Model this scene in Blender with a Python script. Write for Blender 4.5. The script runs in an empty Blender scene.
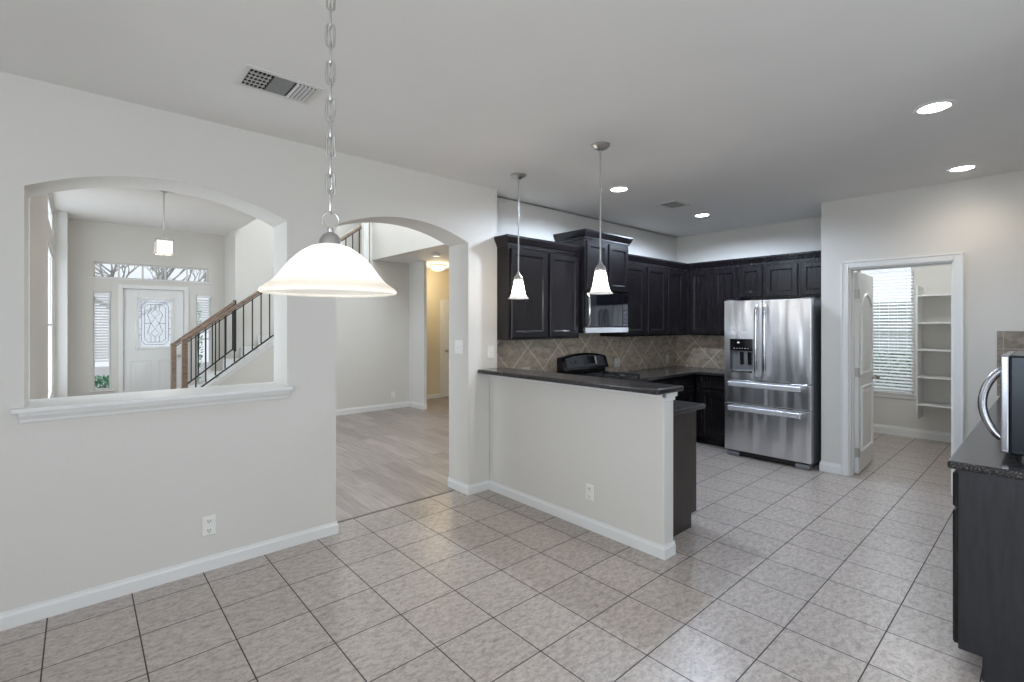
import bpy, bmesh, math, random
from mathutils import Vector, Matrix
PI = math.pi
random.seed(7)
SC = bpy.context.scene
COL = SC.collection

# ------------------------------------------------------------------ camera
cam_data = bpy.data.cameras.new('camera')
cam_data.sensor_width = 36.0
cam_data.lens = 485.9 / 1024 * 36.0
cam_data.shift_y = -16.74 / 1024
cam_data.clip_start = 0.02
cam = bpy.data.objects.new('camera', cam_data)
COL.objects.link(cam)
cam.location = (0, 0, 1.5)
cam.rotation_euler = (PI / 2, 0, 0.8429 - PI / 2)
SC.camera = cam

# ------------------------------------------------------------------ view, world
SC.view_settings.view_transform = 'Standard'
SC.view_settings.look = 'None'
SC.view_settings.gamma = 1.0
SC.view_settings.use_curve_mapping = False
SC.view_settings.exposure = 0.0
try:
    SC.cycles.use_denoising = True
    SC.cycles.max_bounces = 10
    SC.cycles.diffuse_bounces = 6
    SC.cycles.transparent_max_bounces = 12
    SC.cycles.sample_clamp_indirect = 6.0
    SC.cycles.caustics_reflective = False
    SC.cycles.caustics_refractive = False
except Exception:
    pass
W = bpy.data.worlds.new('overcast_sky')
SC.world = W
W.use_nodes = True
bg = W.node_tree.nodes['Background']
bg.inputs[0].default_value = (0.86, 0.93, 1.0, 1)
bg.inputs[1].default_value = 1.1

# ------------------------------------------------------------------ daylight, partly from added unseen windows
def area(name, loc, rot, sx, sy, power, color=(1, 1, 1), spread=None):
    d = bpy.data.lights.new(name, 'AREA')
    d.shape = 'RECTANGLE'; d.size = sx; d.size_y = sy
    d.energy = power; d.color = color
    if spread: d.spread = spread
    o = bpy.data.objects.new(name, d); COL.objects.link(o)
    o.location = loc; o.rotation_euler = rot
    return o
COOL = (0.78, 0.88, 1.0)
TILT = math.radians(20)
area('breakfast_window_daylight', (-2.50, -0.55, 1.5), (0, -(PI / 2 + TILT), 0), 1.5, 2.9, 93, COOL)       # faces +X
area('added_patio_light', (1.30, -2.12, 1.2), (PI / 2, 0, 0), 1.8, 2.0, 25, COOL)                   # unseen door placed to light the backsplash; faces +Y
area('added_stair_hall_light', (2.9, 8.86, 4.4), (-PI / 2, 0, 0), 1.4, 1.2, 40, (0.90, 0.95, 1.0))           # added out of view to brighten the stair hall; faces -Y
area('added_stair_wall_light', (2.9, 3.80, 4.2), (PI / 2 - 0.5, 0, 0), 1.7, 1.2, 165, (0.80, 0.90, 1.0))       # unseen source added to light the stair wall; faces +Y, downward
area('dining_window_daylight', (-0.385, 8.15, 1.785), (0, -PI / 2, 0), 2.4, 1.75, 30, (0.84, 0.92, 1.0))
area('added_jamb_light', (-0.385, 4.25, 1.5), (0, -PI / 2, 0), 1.8, 0.72, 21, (0.80, 0.90, 1.0))  # lamp at an added, hidden window; brightens the arch jamb
area('pantry_window_daylight', (9.3, 1.56, 3.1), (0, PI / 2 - 0.75, 0), 1.2, 1.2, 40, COOL)                 # high outside, faces the window

H = 2.741          # kitchen ceiling
HF = 3.06          # entry ceiling
HT = 5.4           # two-storey void
HS = 2.61          # lowered hall ceiling

# ------------------------------------------------------------------ materials
def new_mat(name):
    m = bpy.data.materials.new(name); m.use_nodes = True
    nt = m.node_tree
    return m, nt, nt.nodes['Principled BSDF']

def srgb(r, g, b):
    def f(v):
        v /= 255.0
        return v / 12.92 if v <= 0.04045 else ((v + 0.055) / 1.055) ** 2.4
    return (f(r), f(g), f(b), 1)

def N(nt, t, **kw):
    n = nt.nodes.new(t)
    for k, v in kw.items():
        if k in n.inputs: n.inputs[k].default_value = v
        else: setattr(n, k, v)
    return n

def coords(nt, kind='Object'):
    return nt.nodes.new('ShaderNodeTexCoord').outputs[kind]

def plain(name, col, rough=0.5, metal=0.0, bump=0.0, bscale=60.0, var=0.0, vscale=3.0, spec=0.5, coat=0.0, stretch=(1, 1, 1)):
    """principled paint, plastic or metal with a faint noise in colour and surface"""
    m, nt, p = new_mat(name)
    p.inputs['Base Color'].default_value = col
    p.inputs['Roughness'].default_value = rough
    p.inputs['Metallic'].default_value = metal
    p.inputs['Specular IOR Level'].default_value = spec
    if coat: p.inputs['Coat Weight'].default_value = coat; p.inputs['Coat Roughness'].default_value = 0.15
    mp = N(nt, 'ShaderNodeMapping'); mp.inputs['Scale'].default_value = stretch
    nt.links.new(coords(nt), mp.inputs['Vector'])
    if var > 0:
        nz = N(nt, 'ShaderNodeTexNoise', Scale=vscale, Detail=4.0)
        nt.links.new(mp.outputs[0], nz.inputs['Vector'])
        rp = N(nt, 'ShaderNodeValToRGB')
        a = [c * (1 - var) for c in col[:3]] + [1]; b = [min(1, c * (1 + var)) for c in col[:3]] + [1]
        rp.color_ramp.elements[0].position = 0.3; rp.color_ramp.elements[0].color = a
        rp.color_ramp.elements[1].position = 0.7; rp.color_ramp.elements[1].color = b
        nt.links.new(nz.outputs['Fac'], rp.inputs[0]); nt.links.new(rp.outputs[0], p.inputs['Base Color'])
    if bump > 0:
        nz = N(nt, 'ShaderNodeTexNoise', Scale=bscale, Detail=3.0)
        nt.links.new(mp.outputs[0], nz.inputs['Vector'])
        bp = N(nt, 'ShaderNodeBump', Strength=bump, Distance=0.01)
        nt.links.new(nz.outputs['Fac'], bp.inputs['Height']); nt.links.new(bp.outputs[0], p.inputs['Normal'])
    return m

def tile_mat(name, base, dark, mortar, size, msize, origin, uv, rot=0.0, rough=0.35, nscale=9.0, vein=None, msmooth=0.1):
    """square tiles with mottled glaze.  uv: ('x','y') on floors, ('x-y','z') on upright walls"""
    m, nt, p = new_mat(name)
    sep = N(nt, 'ShaderNodeSeparateXYZ'); nt.links.new(coords(nt), sep.inputs[0])
    cmb = N(nt, 'ShaderNodeCombineXYZ')
    if uv == 'floor':
        nt.links.new(sep.outputs[0], cmb.inputs[0]); nt.links.new(sep.outputs[1], cmb.inputs[1])
    else:
        sb = N(nt, 'ShaderNodeMath', operation='SUBTRACT')
        nt.links.new(sep.outputs[0], sb.inputs[0]); nt.links.new(sep.outputs[1], sb.inputs[1])
        nt.links.new(sb.outputs[0], cmb.inputs[0]); nt.links.new(sep.outputs[2], cmb.inputs[1])
    sh = N(nt, 'ShaderNodeVectorMath', operation='SUBTRACT'); sh.inputs[1].default_value = (origin[0], origin[1], 0)
    nt.links.new(cmb.outputs[0], sh.inputs[0])
    mp = N(nt, 'ShaderNodeMapping'); mp.inputs['Rotation'].default_value = (0, 0, rot)
    nt.links.new(sh.outputs[0], mp.inputs['Vector'])
    add = N(nt, 'ShaderNodeVectorMath', operation='ADD'); add.inputs[1].default_value = (size * 40, size * 40, 0)
    nt.links.new(mp.outputs[0], add.inputs[0])
    bt = N(nt, 'ShaderNodeTexBrick', offset=0.0, squash=1.0)
    for k, v in {'Scale': 1.0, 'Mortar Size': msize / 2, 'Mortar Smooth': msmooth, 'Bias': 0.0, 'Brick Width': size, 'Row Height': size}.items():
        bt.inputs[k].default_value = v
    bt.inputs['Color1'].default_value = (0.30, 0.30, 0.30, 1); bt.inputs['Color2'].default_value = (0.70, 0.70, 0.70, 1)
    bt.inputs['Mortar'].default_value = (0.5, 0.5, 0.5, 1)
    nt.links.new(add.outputs[0], bt.inputs['Vector'])
    # mottling
    n1 = N(nt, 'ShaderNodeTexNoise', Scale=nscale, Detail=10.0, Roughness=0.72, Distortion=0.35)
    mp2 = N(nt, 'ShaderNodeMapping'); mp2.inputs['Rotation'].default_value = (0, 0, 0.6); mp2.inputs['Scale'].default_value = (1.0, 1.9, 1.0)
    nt.links.new(cmb.outputs[0], mp2.inputs['Vector']); nt.links.new(mp2.outputs[0], n1.inputs['Vector'])
    n2 = N(nt, 'ShaderNodeTexNoise', Scale=nscale * 3.2, Detail=6.0, Roughness=0.75)
    nt.links.new(cmb.outputs[0], n2.inputs['Vector'])
    mixf = N(nt, 'ShaderNodeMath', operation='MULTIPLY_ADD'); mixf.inputs[1].default_value = 0.6
    nt.links.new(n2.outputs['Fac'], mixf.inputs[0]); nt.links.new(n1.outputs['Fac'], mixf.inputs[2])
    sub = N(nt, 'ShaderNodeMath', operation='SUBTRACT'); sub.inputs[1].default_value = 0.30
    nt.links.new(mixf.outputs[0], sub.inputs[0])
    rp = N(nt, 'ShaderNodeValToRGB')
    rp.color_ramp.elements[0].position = 0.30; rp.color_ramp.elements[0].color = dark
    rp.color_ramp.elements[1].position = 0.60; rp.color_ramp.elements[1].color = base
    nt.links.new(sub.outputs[0], rp.inputs[0])
    # each tile a touch lighter or darker
    hs = N(nt, 'ShaderNodeMix', data_type='RGBA', blend_type='OVERLAY'); hs.inputs[0].default_value = 0.13
    nt.links.new(rp.outputs[0], hs.inputs[6]); nt.links.new(bt.outputs['Color'], hs.inputs[7])
    mm = N(nt, 'ShaderNodeMix', data_type='RGBA'); mm.inputs[7].default_value = mortar
    nt.links.new(bt.outputs['Fac'], mm.inputs[0]); nt.links.new(hs.outputs[2], mm.inputs[6])
    nt.links.new(mm.outputs[2], p.inputs['Base Color'])
    rr = N(nt, 'ShaderNodeMath', operation='MULTIPLY_ADD'); rr.inputs[1].default_value = 0.4; rr.inputs[2].default_value = rough
    nt.links.new(bt.outputs['Fac'], rr.inputs[0]); nt.links.new(rr.outputs[0], p.inputs['Roughness'])
    inv = N(nt, 'ShaderNodeMath', operation='MULTIPLY_ADD'); inv.inputs[1].default_value = -1.0; inv.inputs[2].default_value = 1.0
    nt.links.new(bt.outputs['Fac'], inv.inputs[0])
    hgt = N(nt, 'ShaderNodeMath', operation='MULTIPLY_ADD'); hgt.inputs[1].default_value = 0.12
    nt.links.new(sub.outputs[0], hgt.inputs[0]); nt.links.new(inv.outputs[0], hgt.inputs[2])
    bp = N(nt, 'ShaderNodeBump', Strength=0.35, Distance=0.004)
    nt.links.new(hgt.outputs[0], bp.inputs['Height']); nt.links.new(bp.outputs[0], p.inputs['Normal'])
    return m

def plank_mat(name):
    m, nt, p = new_mat(name)
    sep = N(nt, 'ShaderNodeSeparateXYZ'); nt.links.new(coords(nt), sep.inputs[0])
    cmb = N(nt, 'ShaderNodeCombineXYZ')
    nt.links.new(sep.outputs[1], cmb.inputs[0]); nt.links.new(sep.outputs[0], cmb.inputs[1])   # planks run along Y
    bt = N(nt, 'ShaderNodeTexBrick', offset=0.37, squash=1.0)
    for k, v in {'Scale': 1.0, 'Mortar Size': 0.0012, 'Mortar Smooth': 0.1, 'Bias': 0.0, 'Brick Width': 1.2, 'Row Height': 0.16}.items():
        bt.inputs[k].default_value = v
    bt.inputs['Color1'].default_value = srgb(142, 132, 127); bt.inputs['Color2'].default_value = srgb(166, 157, 152)
    bt.inputs['Mortar'].default_value = srgb(96, 88, 84)
    nt.links.new(cmb.outputs[0], bt.inputs['Vector'])
    mp = N(nt, 'ShaderNodeMapping'); mp.inputs['Scale'].default_value = (1.2, 16, 1)
    nt.links.new(cmb.outputs[0], mp.inputs['Vector'])
    nz = N(nt, 'ShaderNodeTexNoise', Scale=2.2, Detail=7.0, Roughness=0.6); nt.links.new(mp.outputs[0], nz.inputs['Vector'])
    rp = N(nt, 'ShaderNodeValToRGB')
    rp.color_ramp.elements[0].position = 0.3; rp.color_ramp.elements[0].color = (0.28, 0.27, 0.26, 1)
    rp.color_ramp.elements[1].position = 0.72; rp.color_ramp.elements[1].color = (0.72, 0.71, 0.70, 1)
    nt.links.new(nz.outputs['Fac'], rp.inputs[0])
    mx = N(nt, 'ShaderNodeMix', data_type='RGBA', blend_type='OVERLAY'); mx.inputs[0].default_value = 0.55
    nt.links.new(bt.outputs['Color'], mx.inputs[6]); nt.links.new(rp.outputs[0], mx.inputs[7])
    nt.links.new(mx.outputs[2], p.inputs['Base Color'])
    p.inputs['Roughness'].default_value = 0.38
    return m

def granite_mat():
    m, nt, p = new_mat('dark_granite')
    co = coords(nt)
    v = N(nt, 'ShaderNodeTexVoronoi', Scale=330.0); nt.links.new(co, v.inputs['Vector'])
    n = N(nt, 'ShaderNodeTexNoise', Scale=120.0, Detail=4.0); nt.links.new(co, n.inputs['Vector'])
    sp = N(nt, 'ShaderNodeSeparateColor'); nt.links.new(v.outputs['Color'], sp.inputs[0])
    mu = N(nt, 'ShaderNodeMath', operation='MULTIPLY'); nt.links.new(sp.outputs[0], mu.inputs[0]); nt.links.new(n.outputs['Fac'], mu.inputs[1])
    rp = N(nt, 'ShaderNodeValToRGB')
    e = rp.color_ramp.elements
    e[0].position = 0.0; e[0].color = (0.010, 0.010, 0.012, 1)
    e[1].position = 0.62; e[1].color = srgb(116, 113, 112)
    for pos, c in ((0.24, (0.018, 0.018, 0.020, 1)), (0.36, srgb(58, 56, 58)), (0.46, srgb(84, 78, 74))):
        q = e.new(pos); q.color = c
    nt.links.new(mu.outputs[0], rp.inputs[0]); nt.links.new(rp.outputs[0], p.inputs['Base Color'])
    p.inputs['Roughness'].default_value = 0.16
    return m

def wood_mat(name, dark, light, rough=0.4, scale=(30, 30, 2.2), coat=0.0, spec=0.5):
    m, nt, p = new_mat(name)
    p.inputs['Specular IOR Level'].default_value = spec
    mp = N(nt, 'ShaderNodeMapping'); mp.inputs['Scale'].default_value = scale
    nt.links.new(coords(nt), mp.inputs['Vector'])
    nz = N(nt, 'ShaderNodeTexNoise', Scale=2.0, Detail=7.0, Roughness=0.65, Distortion=0.6); nt.links.new(mp.outputs[0], nz.inputs['Vector'])
    rp = N(nt, 'ShaderNodeValToRGB')
    rp.color_ramp.elements[0].position = 0.35; rp.color_ramp.elements[0].color = dark
    rp.color_ramp.elements[1].position = 0.75; rp.color_ramp.elements[1].color = light
    nt.links.new(nz.outputs['Fac'], rp.inputs[0]); nt.links.new(rp.outputs[0], p.inputs['Base Color'])
    p.inputs['Roughness'].default_value = rough
    if coat: p.inputs['Coat Weight'].default_value = coat; p.inputs['Coat Roughness'].default_value = 0.2
    bp = N(nt, 'ShaderNodeBump', Strength=0.12, Distance=0.002)
    nt.links.new(nz.outputs['Fac'], bp.inputs['Height']); nt.links.new(bp.outputs[0], p.inputs['Normal'])
    return m

def steel_mat(name, col, rough=0.24, wave=0.25, aniso=0.5):
    m, nt, p = new_mat(name)
    p.inputs['Base Color'].default_value = col
    p.inputs['Metallic'].default_value = 1.0
    p.inputs['Roughness'].default_value = rough
    p.inputs['Anisotropic'].default_value = aniso
    tg = N(nt, 'ShaderNodeTangent', direction_type='RADIAL', axis='Z'); nt.links.new(tg.outputs[0], p.inputs['Tangent'])
    co = coords(nt)
    mp = N(nt, 'ShaderNodeMapping'); mp.inputs['Scale'].default_value = (4.5, 4.5, 0.8); nt.links.new(co, mp.inputs['Vector'])
    n1 = N(nt, 'ShaderNodeTexNoise', Scale=1.6, Detail=1.0); nt.links.new(mp.outputs[0], n1.inputs['Vector'])
    mp2 = N(nt, 'ShaderNodeMapping'); mp2.inputs['Scale'].default_value = (4, 4, 420); nt.links.new(co, mp2.inputs['Vector'])
    n2 = N(nt, 'ShaderNodeTexNoise', Scale=1.5, Detail=2.0); nt.links.new(mp2.outputs[0], n2.inputs['Vector'])
    b1 = N(nt, 'ShaderNodeBump', Strength=wave, Distance=0.03); nt.links.new(n1.outputs['Fac'], b1.inputs['Height'])
    b2 = N(nt, 'ShaderNodeBump', Strength=0.05, Distance=0.002); nt.links.new(n2.outputs['Fac'], b2.inputs['Height'])
    nt.links.new(b1.outputs[0], b2.inputs['Normal']); nt.links.new(b2.outputs[0], p.inputs['Normal'])
    return m

def glow_mat(name, col, strength, base=(0.9, 0.9, 0.88, 1), rough=0.35):
    m, nt, p = new_mat(name)
    p.inputs['Base Color'].default_value = base
    p.inputs['Roughness'].default_value = rough
    p.inputs['Emission Color'].default_value = col
    p.inputs['Emission Strength'].default_value = strength
    nz = N(nt, 'ShaderNodeTexNoise', Scale=14.0, Detail=3.0, Distortion=1.5); nt.links.new(coords(nt), nz.inputs['Vector'])
    rp = N(nt, 'ShaderNodeValToRGB')
    rp.color_ramp.elements[0].color = tuple(c * 0.93 for c in base[:3]) + (1,)
    rp.color_ramp.elements[1].color = base
    nt.links.new(nz.outputs['Fac'], rp.inputs[0]); nt.links.new(rp.outputs[0], p.inputs['Base Color'])
    return m

def glass_mat(name, tint=(1, 1, 1, 1), gloss=0.08, rough=0.02, bump=0.0):
    m = bpy.data.materials.new(name); m.use_nodes = True
    nt = m.node_tree
    for n in list(nt.nodes): nt.nodes.remove(n)
    out = nt.nodes.new('ShaderNodeOutputMaterial')
    t = nt.nodes.new('ShaderNodeBsdfTransparent'); t.inputs[0].default_value = tint
    g = nt.nodes.new('ShaderNodeBsdfGlossy'); g.inputs['Roughness'].default_value = rough
    mx = nt.nodes.new('ShaderNodeMixShader'); mx.inputs[0].default_value = gloss
    nt.links.new(t.outputs[0], mx.inputs[1]); nt.links.new(g.outputs[0], mx.inputs[2]); nt.links.new(mx.outputs[0], out.inputs[0])
    if bump:
        nz = N(nt, 'ShaderNodeTexNoise', Scale=30.0); nt.links.new(coords(nt), nz.inputs['Vector'])
        bp = N(nt, 'ShaderNodeBump', Strength=bump); nt.links.new(nz.outputs['Fac'], bp.inputs['Height']); nt.links.new(bp.outputs[0], g.inputs['Normal'])
    return m

def frosted_mat(name, col):
    m = bpy.data.materials.new(name); m.use_nodes = True
    nt = m.node_tree
    for n in list(nt.nodes): nt.nodes.remove(n)
    out = nt.nodes.new('ShaderNodeOutputMaterial')
    t = nt.nodes.new('ShaderNodeBsdfTranslucent'); t.inputs[0].default_value = col
    tr = nt.nodes.new('ShaderNodeBsdfTransparent'); tr.inputs[0].default_value = (1, 1, 1, 1)
    mx = nt.nodes.new('ShaderNodeMixShader')
    nz = N(nt, 'ShaderNodeTexNoise', Scale=40.0, Detail=2.0); nt.links.new(coords(nt), nz.inputs['Vector'])
    nt.links.new(nz.outputs['Fac'], mx.inputs[0])
    nt.links.new(t.outputs[0], mx.inputs[1]); nt.links.new(tr.outputs[0], mx.inputs[2]); nt.links.new(mx.outputs[0], out.inputs[0])
    return m

def shade_mat(name, col):
    m = bpy.data.materials.new(name); m.use_nodes = True
    nt = m.node_tree; p = nt.nodes['Principled BSDF']; out = nt.nodes['Material Output']
    nz = N(nt, 'ShaderNodeTexNoise', Scale=10.0, Detail=3.0, Distortion=1.5); nt.links.new(coords(nt), nz.inputs['Vector'])
    rp = N(nt, 'ShaderNodeValToRGB')
    rp.color_ramp.elements[0].color = tuple(c * 0.93 for c in col[:3]) + (1,); rp.color_ramp.elements[1].color = col
    nt.links.new(nz.outputs['Fac'], rp.inputs[0]); nt.links.new(rp.outputs[0], p.inputs['Base Color'])
    p.inputs['Roughness'].default_value = 0.3
    tl = nt.nodes.new('ShaderNodeBsdfTranslucent'); nt.links.new(rp.outputs[0], tl.inputs[0])
    mx = nt.nodes.new('ShaderNodeMixShader'); mx.inputs[0].default_value = 0.6
    nt.links.new(p.outputs[0], mx.inputs[1]); nt.links.new(tl.outputs[0], mx.inputs[2])
    tp = nt.nodes.new('ShaderNodeBsdfTransparent'); tp.inputs[0].default_value = (1.0, 0.97, 0.92, 1)
    m2 = nt.nodes.new('ShaderNodeMixShader'); m2.inputs[0].default_value = 0.38
    nt.links.new(mx.outputs[0], m2.inputs[1]); nt.links.new(tp.outputs[0], m2.inputs[2]); nt.links.new(m2.outputs[0], out.inputs[0])
    return m

M = {}
M['wall'] = plain('greige_wall_paint', srgb(217, 214, 208), 0.6, bump=0.06, bscale=90, var=0.012, vscale=1.2)
M['ceil'] = plain('ceiling_paint', srgb(228, 226, 223), 0.75, bump=0.08, bscale=110, var=0.012)
M['trim'] = plain('white_trim_paint', srgb(230, 230, 228), 0.35, var=0.01)
M['door'] = plain('white_door_paint', srgb(232, 232, 230), 0.38, var=0.01)
M['hall'] = plain('warm_hall_paint', srgb(222, 211, 186), 0.6, bump=0.05, bscale=90)
M['tile'] = tile_mat('taupe_floor_tile', srgb(188, 178, 170), srgb(138, 127, 119), srgb(60, 56, 55), 0.3405, 0.006, (1.2414, 2.93925), 'floor', rough=0.30, nscale=20.0)
M['splash'] = tile_mat('diagonal_backsplash_tile', srgb(214, 198, 176), srgb(148, 133, 117), srgb(252, 246, 230), 0.325, 0.008, (0.05, 1.03), 'wall', rot=PI / 4, rough=0.4, nscale=8.0)
M['splash_straight'] = tile_mat('straight_backsplash_tile', srgb(150, 138, 124), srgb(98, 88, 78), srgb(170, 160, 145), 0.15, 0.007, (5.37, 0.999), 'wall', rough=0.4, nscale=9.0)
M['plank'] = plank_mat('grey_oak_plank')
M['granite'] = granite_mat()
M['espresso'] = wood_mat('espresso_oak', (0.004, 0.0033, 0.0042, 1), (0.018, 0.0145, 0.016, 1), 0.27, spec=0.36)
M['espresso_end'] = wood_mat('espresso_end_panel', (0.030, 0.023, 0.021, 1), (0.060, 0.046, 0.042, 1), 0.45, scale=(20, 20, 2.5))
M['steel'] = steel_mat('brushed_steel', (0.78, 0.79, 0.82, 1), 0.31, 0.8, 0.8)
M['steel_trim'] = steel_mat('bright_steel', (0.74, 0.74, 0.76, 1), 0.2, 0.02)
M['nickel'] = plain('brushed_nickel', (0.55, 0.54, 0.52, 1), 0.3, 1.0, var=0.04, vscale=40)
M['fridge_side'] = plain('grey_appliance_side', srgb(128, 129, 134), 0.5, 0.2, bump=0.1, bscale=220)
M['black'] = plain('black_appliance', (0.012, 0.012, 0.013, 1), 0.22, var=0.1, vscale=20)
M['blackmatte'] = plain('black_cast_iron', (0.015, 0.015, 0.016, 1), 0.6, bump=0.2, bscale=150)
M['blackglass'] = plain('black_glass', (0.006, 0.006, 0.008, 1), 0.05, var=0.05)
M['screen'] = plain('dark_display', (0.010, 0.012, 0.018, 1), 0.1, var=0.1)
M['iron'] = plain('dark_iron', srgb(44, 40, 40), 0.45, 0.3, var=0.08, vscale=20)
M['rail'] = wood_mat('brown_oak_rail', srgb(112, 92, 80), srgb(168, 146, 128), 0.4, scale=(3, 30, 30))
M['plate'] = plain('white_plastic', srgb(236, 235, 230), 0.35, var=0.01)
M['slot'] = plain('dark_slot', (0.02, 0.02, 0.02, 1), 0.6, var=0.1)
M['vent'] = plain('white_vent_metal', srgb(214, 212, 208), 0.45, var=0.015)
M['duct'] = plain('dark_duct', srgb(44, 42, 42), 0.8, var=0.15, vscale=12)
M['blind'] = plain('white_blind_slat', srgb(236, 238, 238), 0.45, var=0.01)
M['pane'] = glass_mat('window_glass', gloss=0.05)
M['frost'] = frosted_mat('bevelled_glass', (0.95, 0.97, 1.0, 1))
M['lead'] = plain('lead_came', srgb(120, 120, 122), 0.4, 0.6, var=0.05)
M['shade'] = shade_mat('alabaster_shade', (0.93, 0.91, 0.87, 1))
M['shade_small'] = shade_mat('bell_shade_glass', (0.93, 0.91, 0.88, 1))
M['led'] = glow_mat('recessed_lens', (1.0, 0.98, 0.96, 1), 6.0)
M['hall_bowl'] = glow_mat('warm_bowl_glass', (1.0, 0.88, 0.66, 1), 2.2)
M['lantern_glow'] = glow_mat('lantern_glass', (1.0, 0.97, 0.92, 1), 1.4)
M['leaf'] = plain('green_leaves', srgb(92, 168, 130), 0.5, var=0.3, vscale=30)
M['leaf_dark'] = plain('shrub_leaves', srgb(150, 168, 148), 0.6, var=0.3, vscale=25)
M['bark'] = plain('grey_bark', srgb(176, 172, 168), 0.8, bump=0.3, bscale=30, var=0.1, vscale=14)
M['fence'] = wood_mat('weathered_fence', srgb(176, 186, 182), srgb(216, 224, 220), 0.8, scale=(12, 12, 1.5))
M['drive'] = plain('concrete_drive', srgb(188, 186, 184), 0.85, bump=0.2, bscale=50, var=0.05)
M['strip'] = wood_mat('grey_threshold', srgb(100, 90, 84), srgb(140, 130, 122), 0.5, scale=(2, 20, 20))

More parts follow.
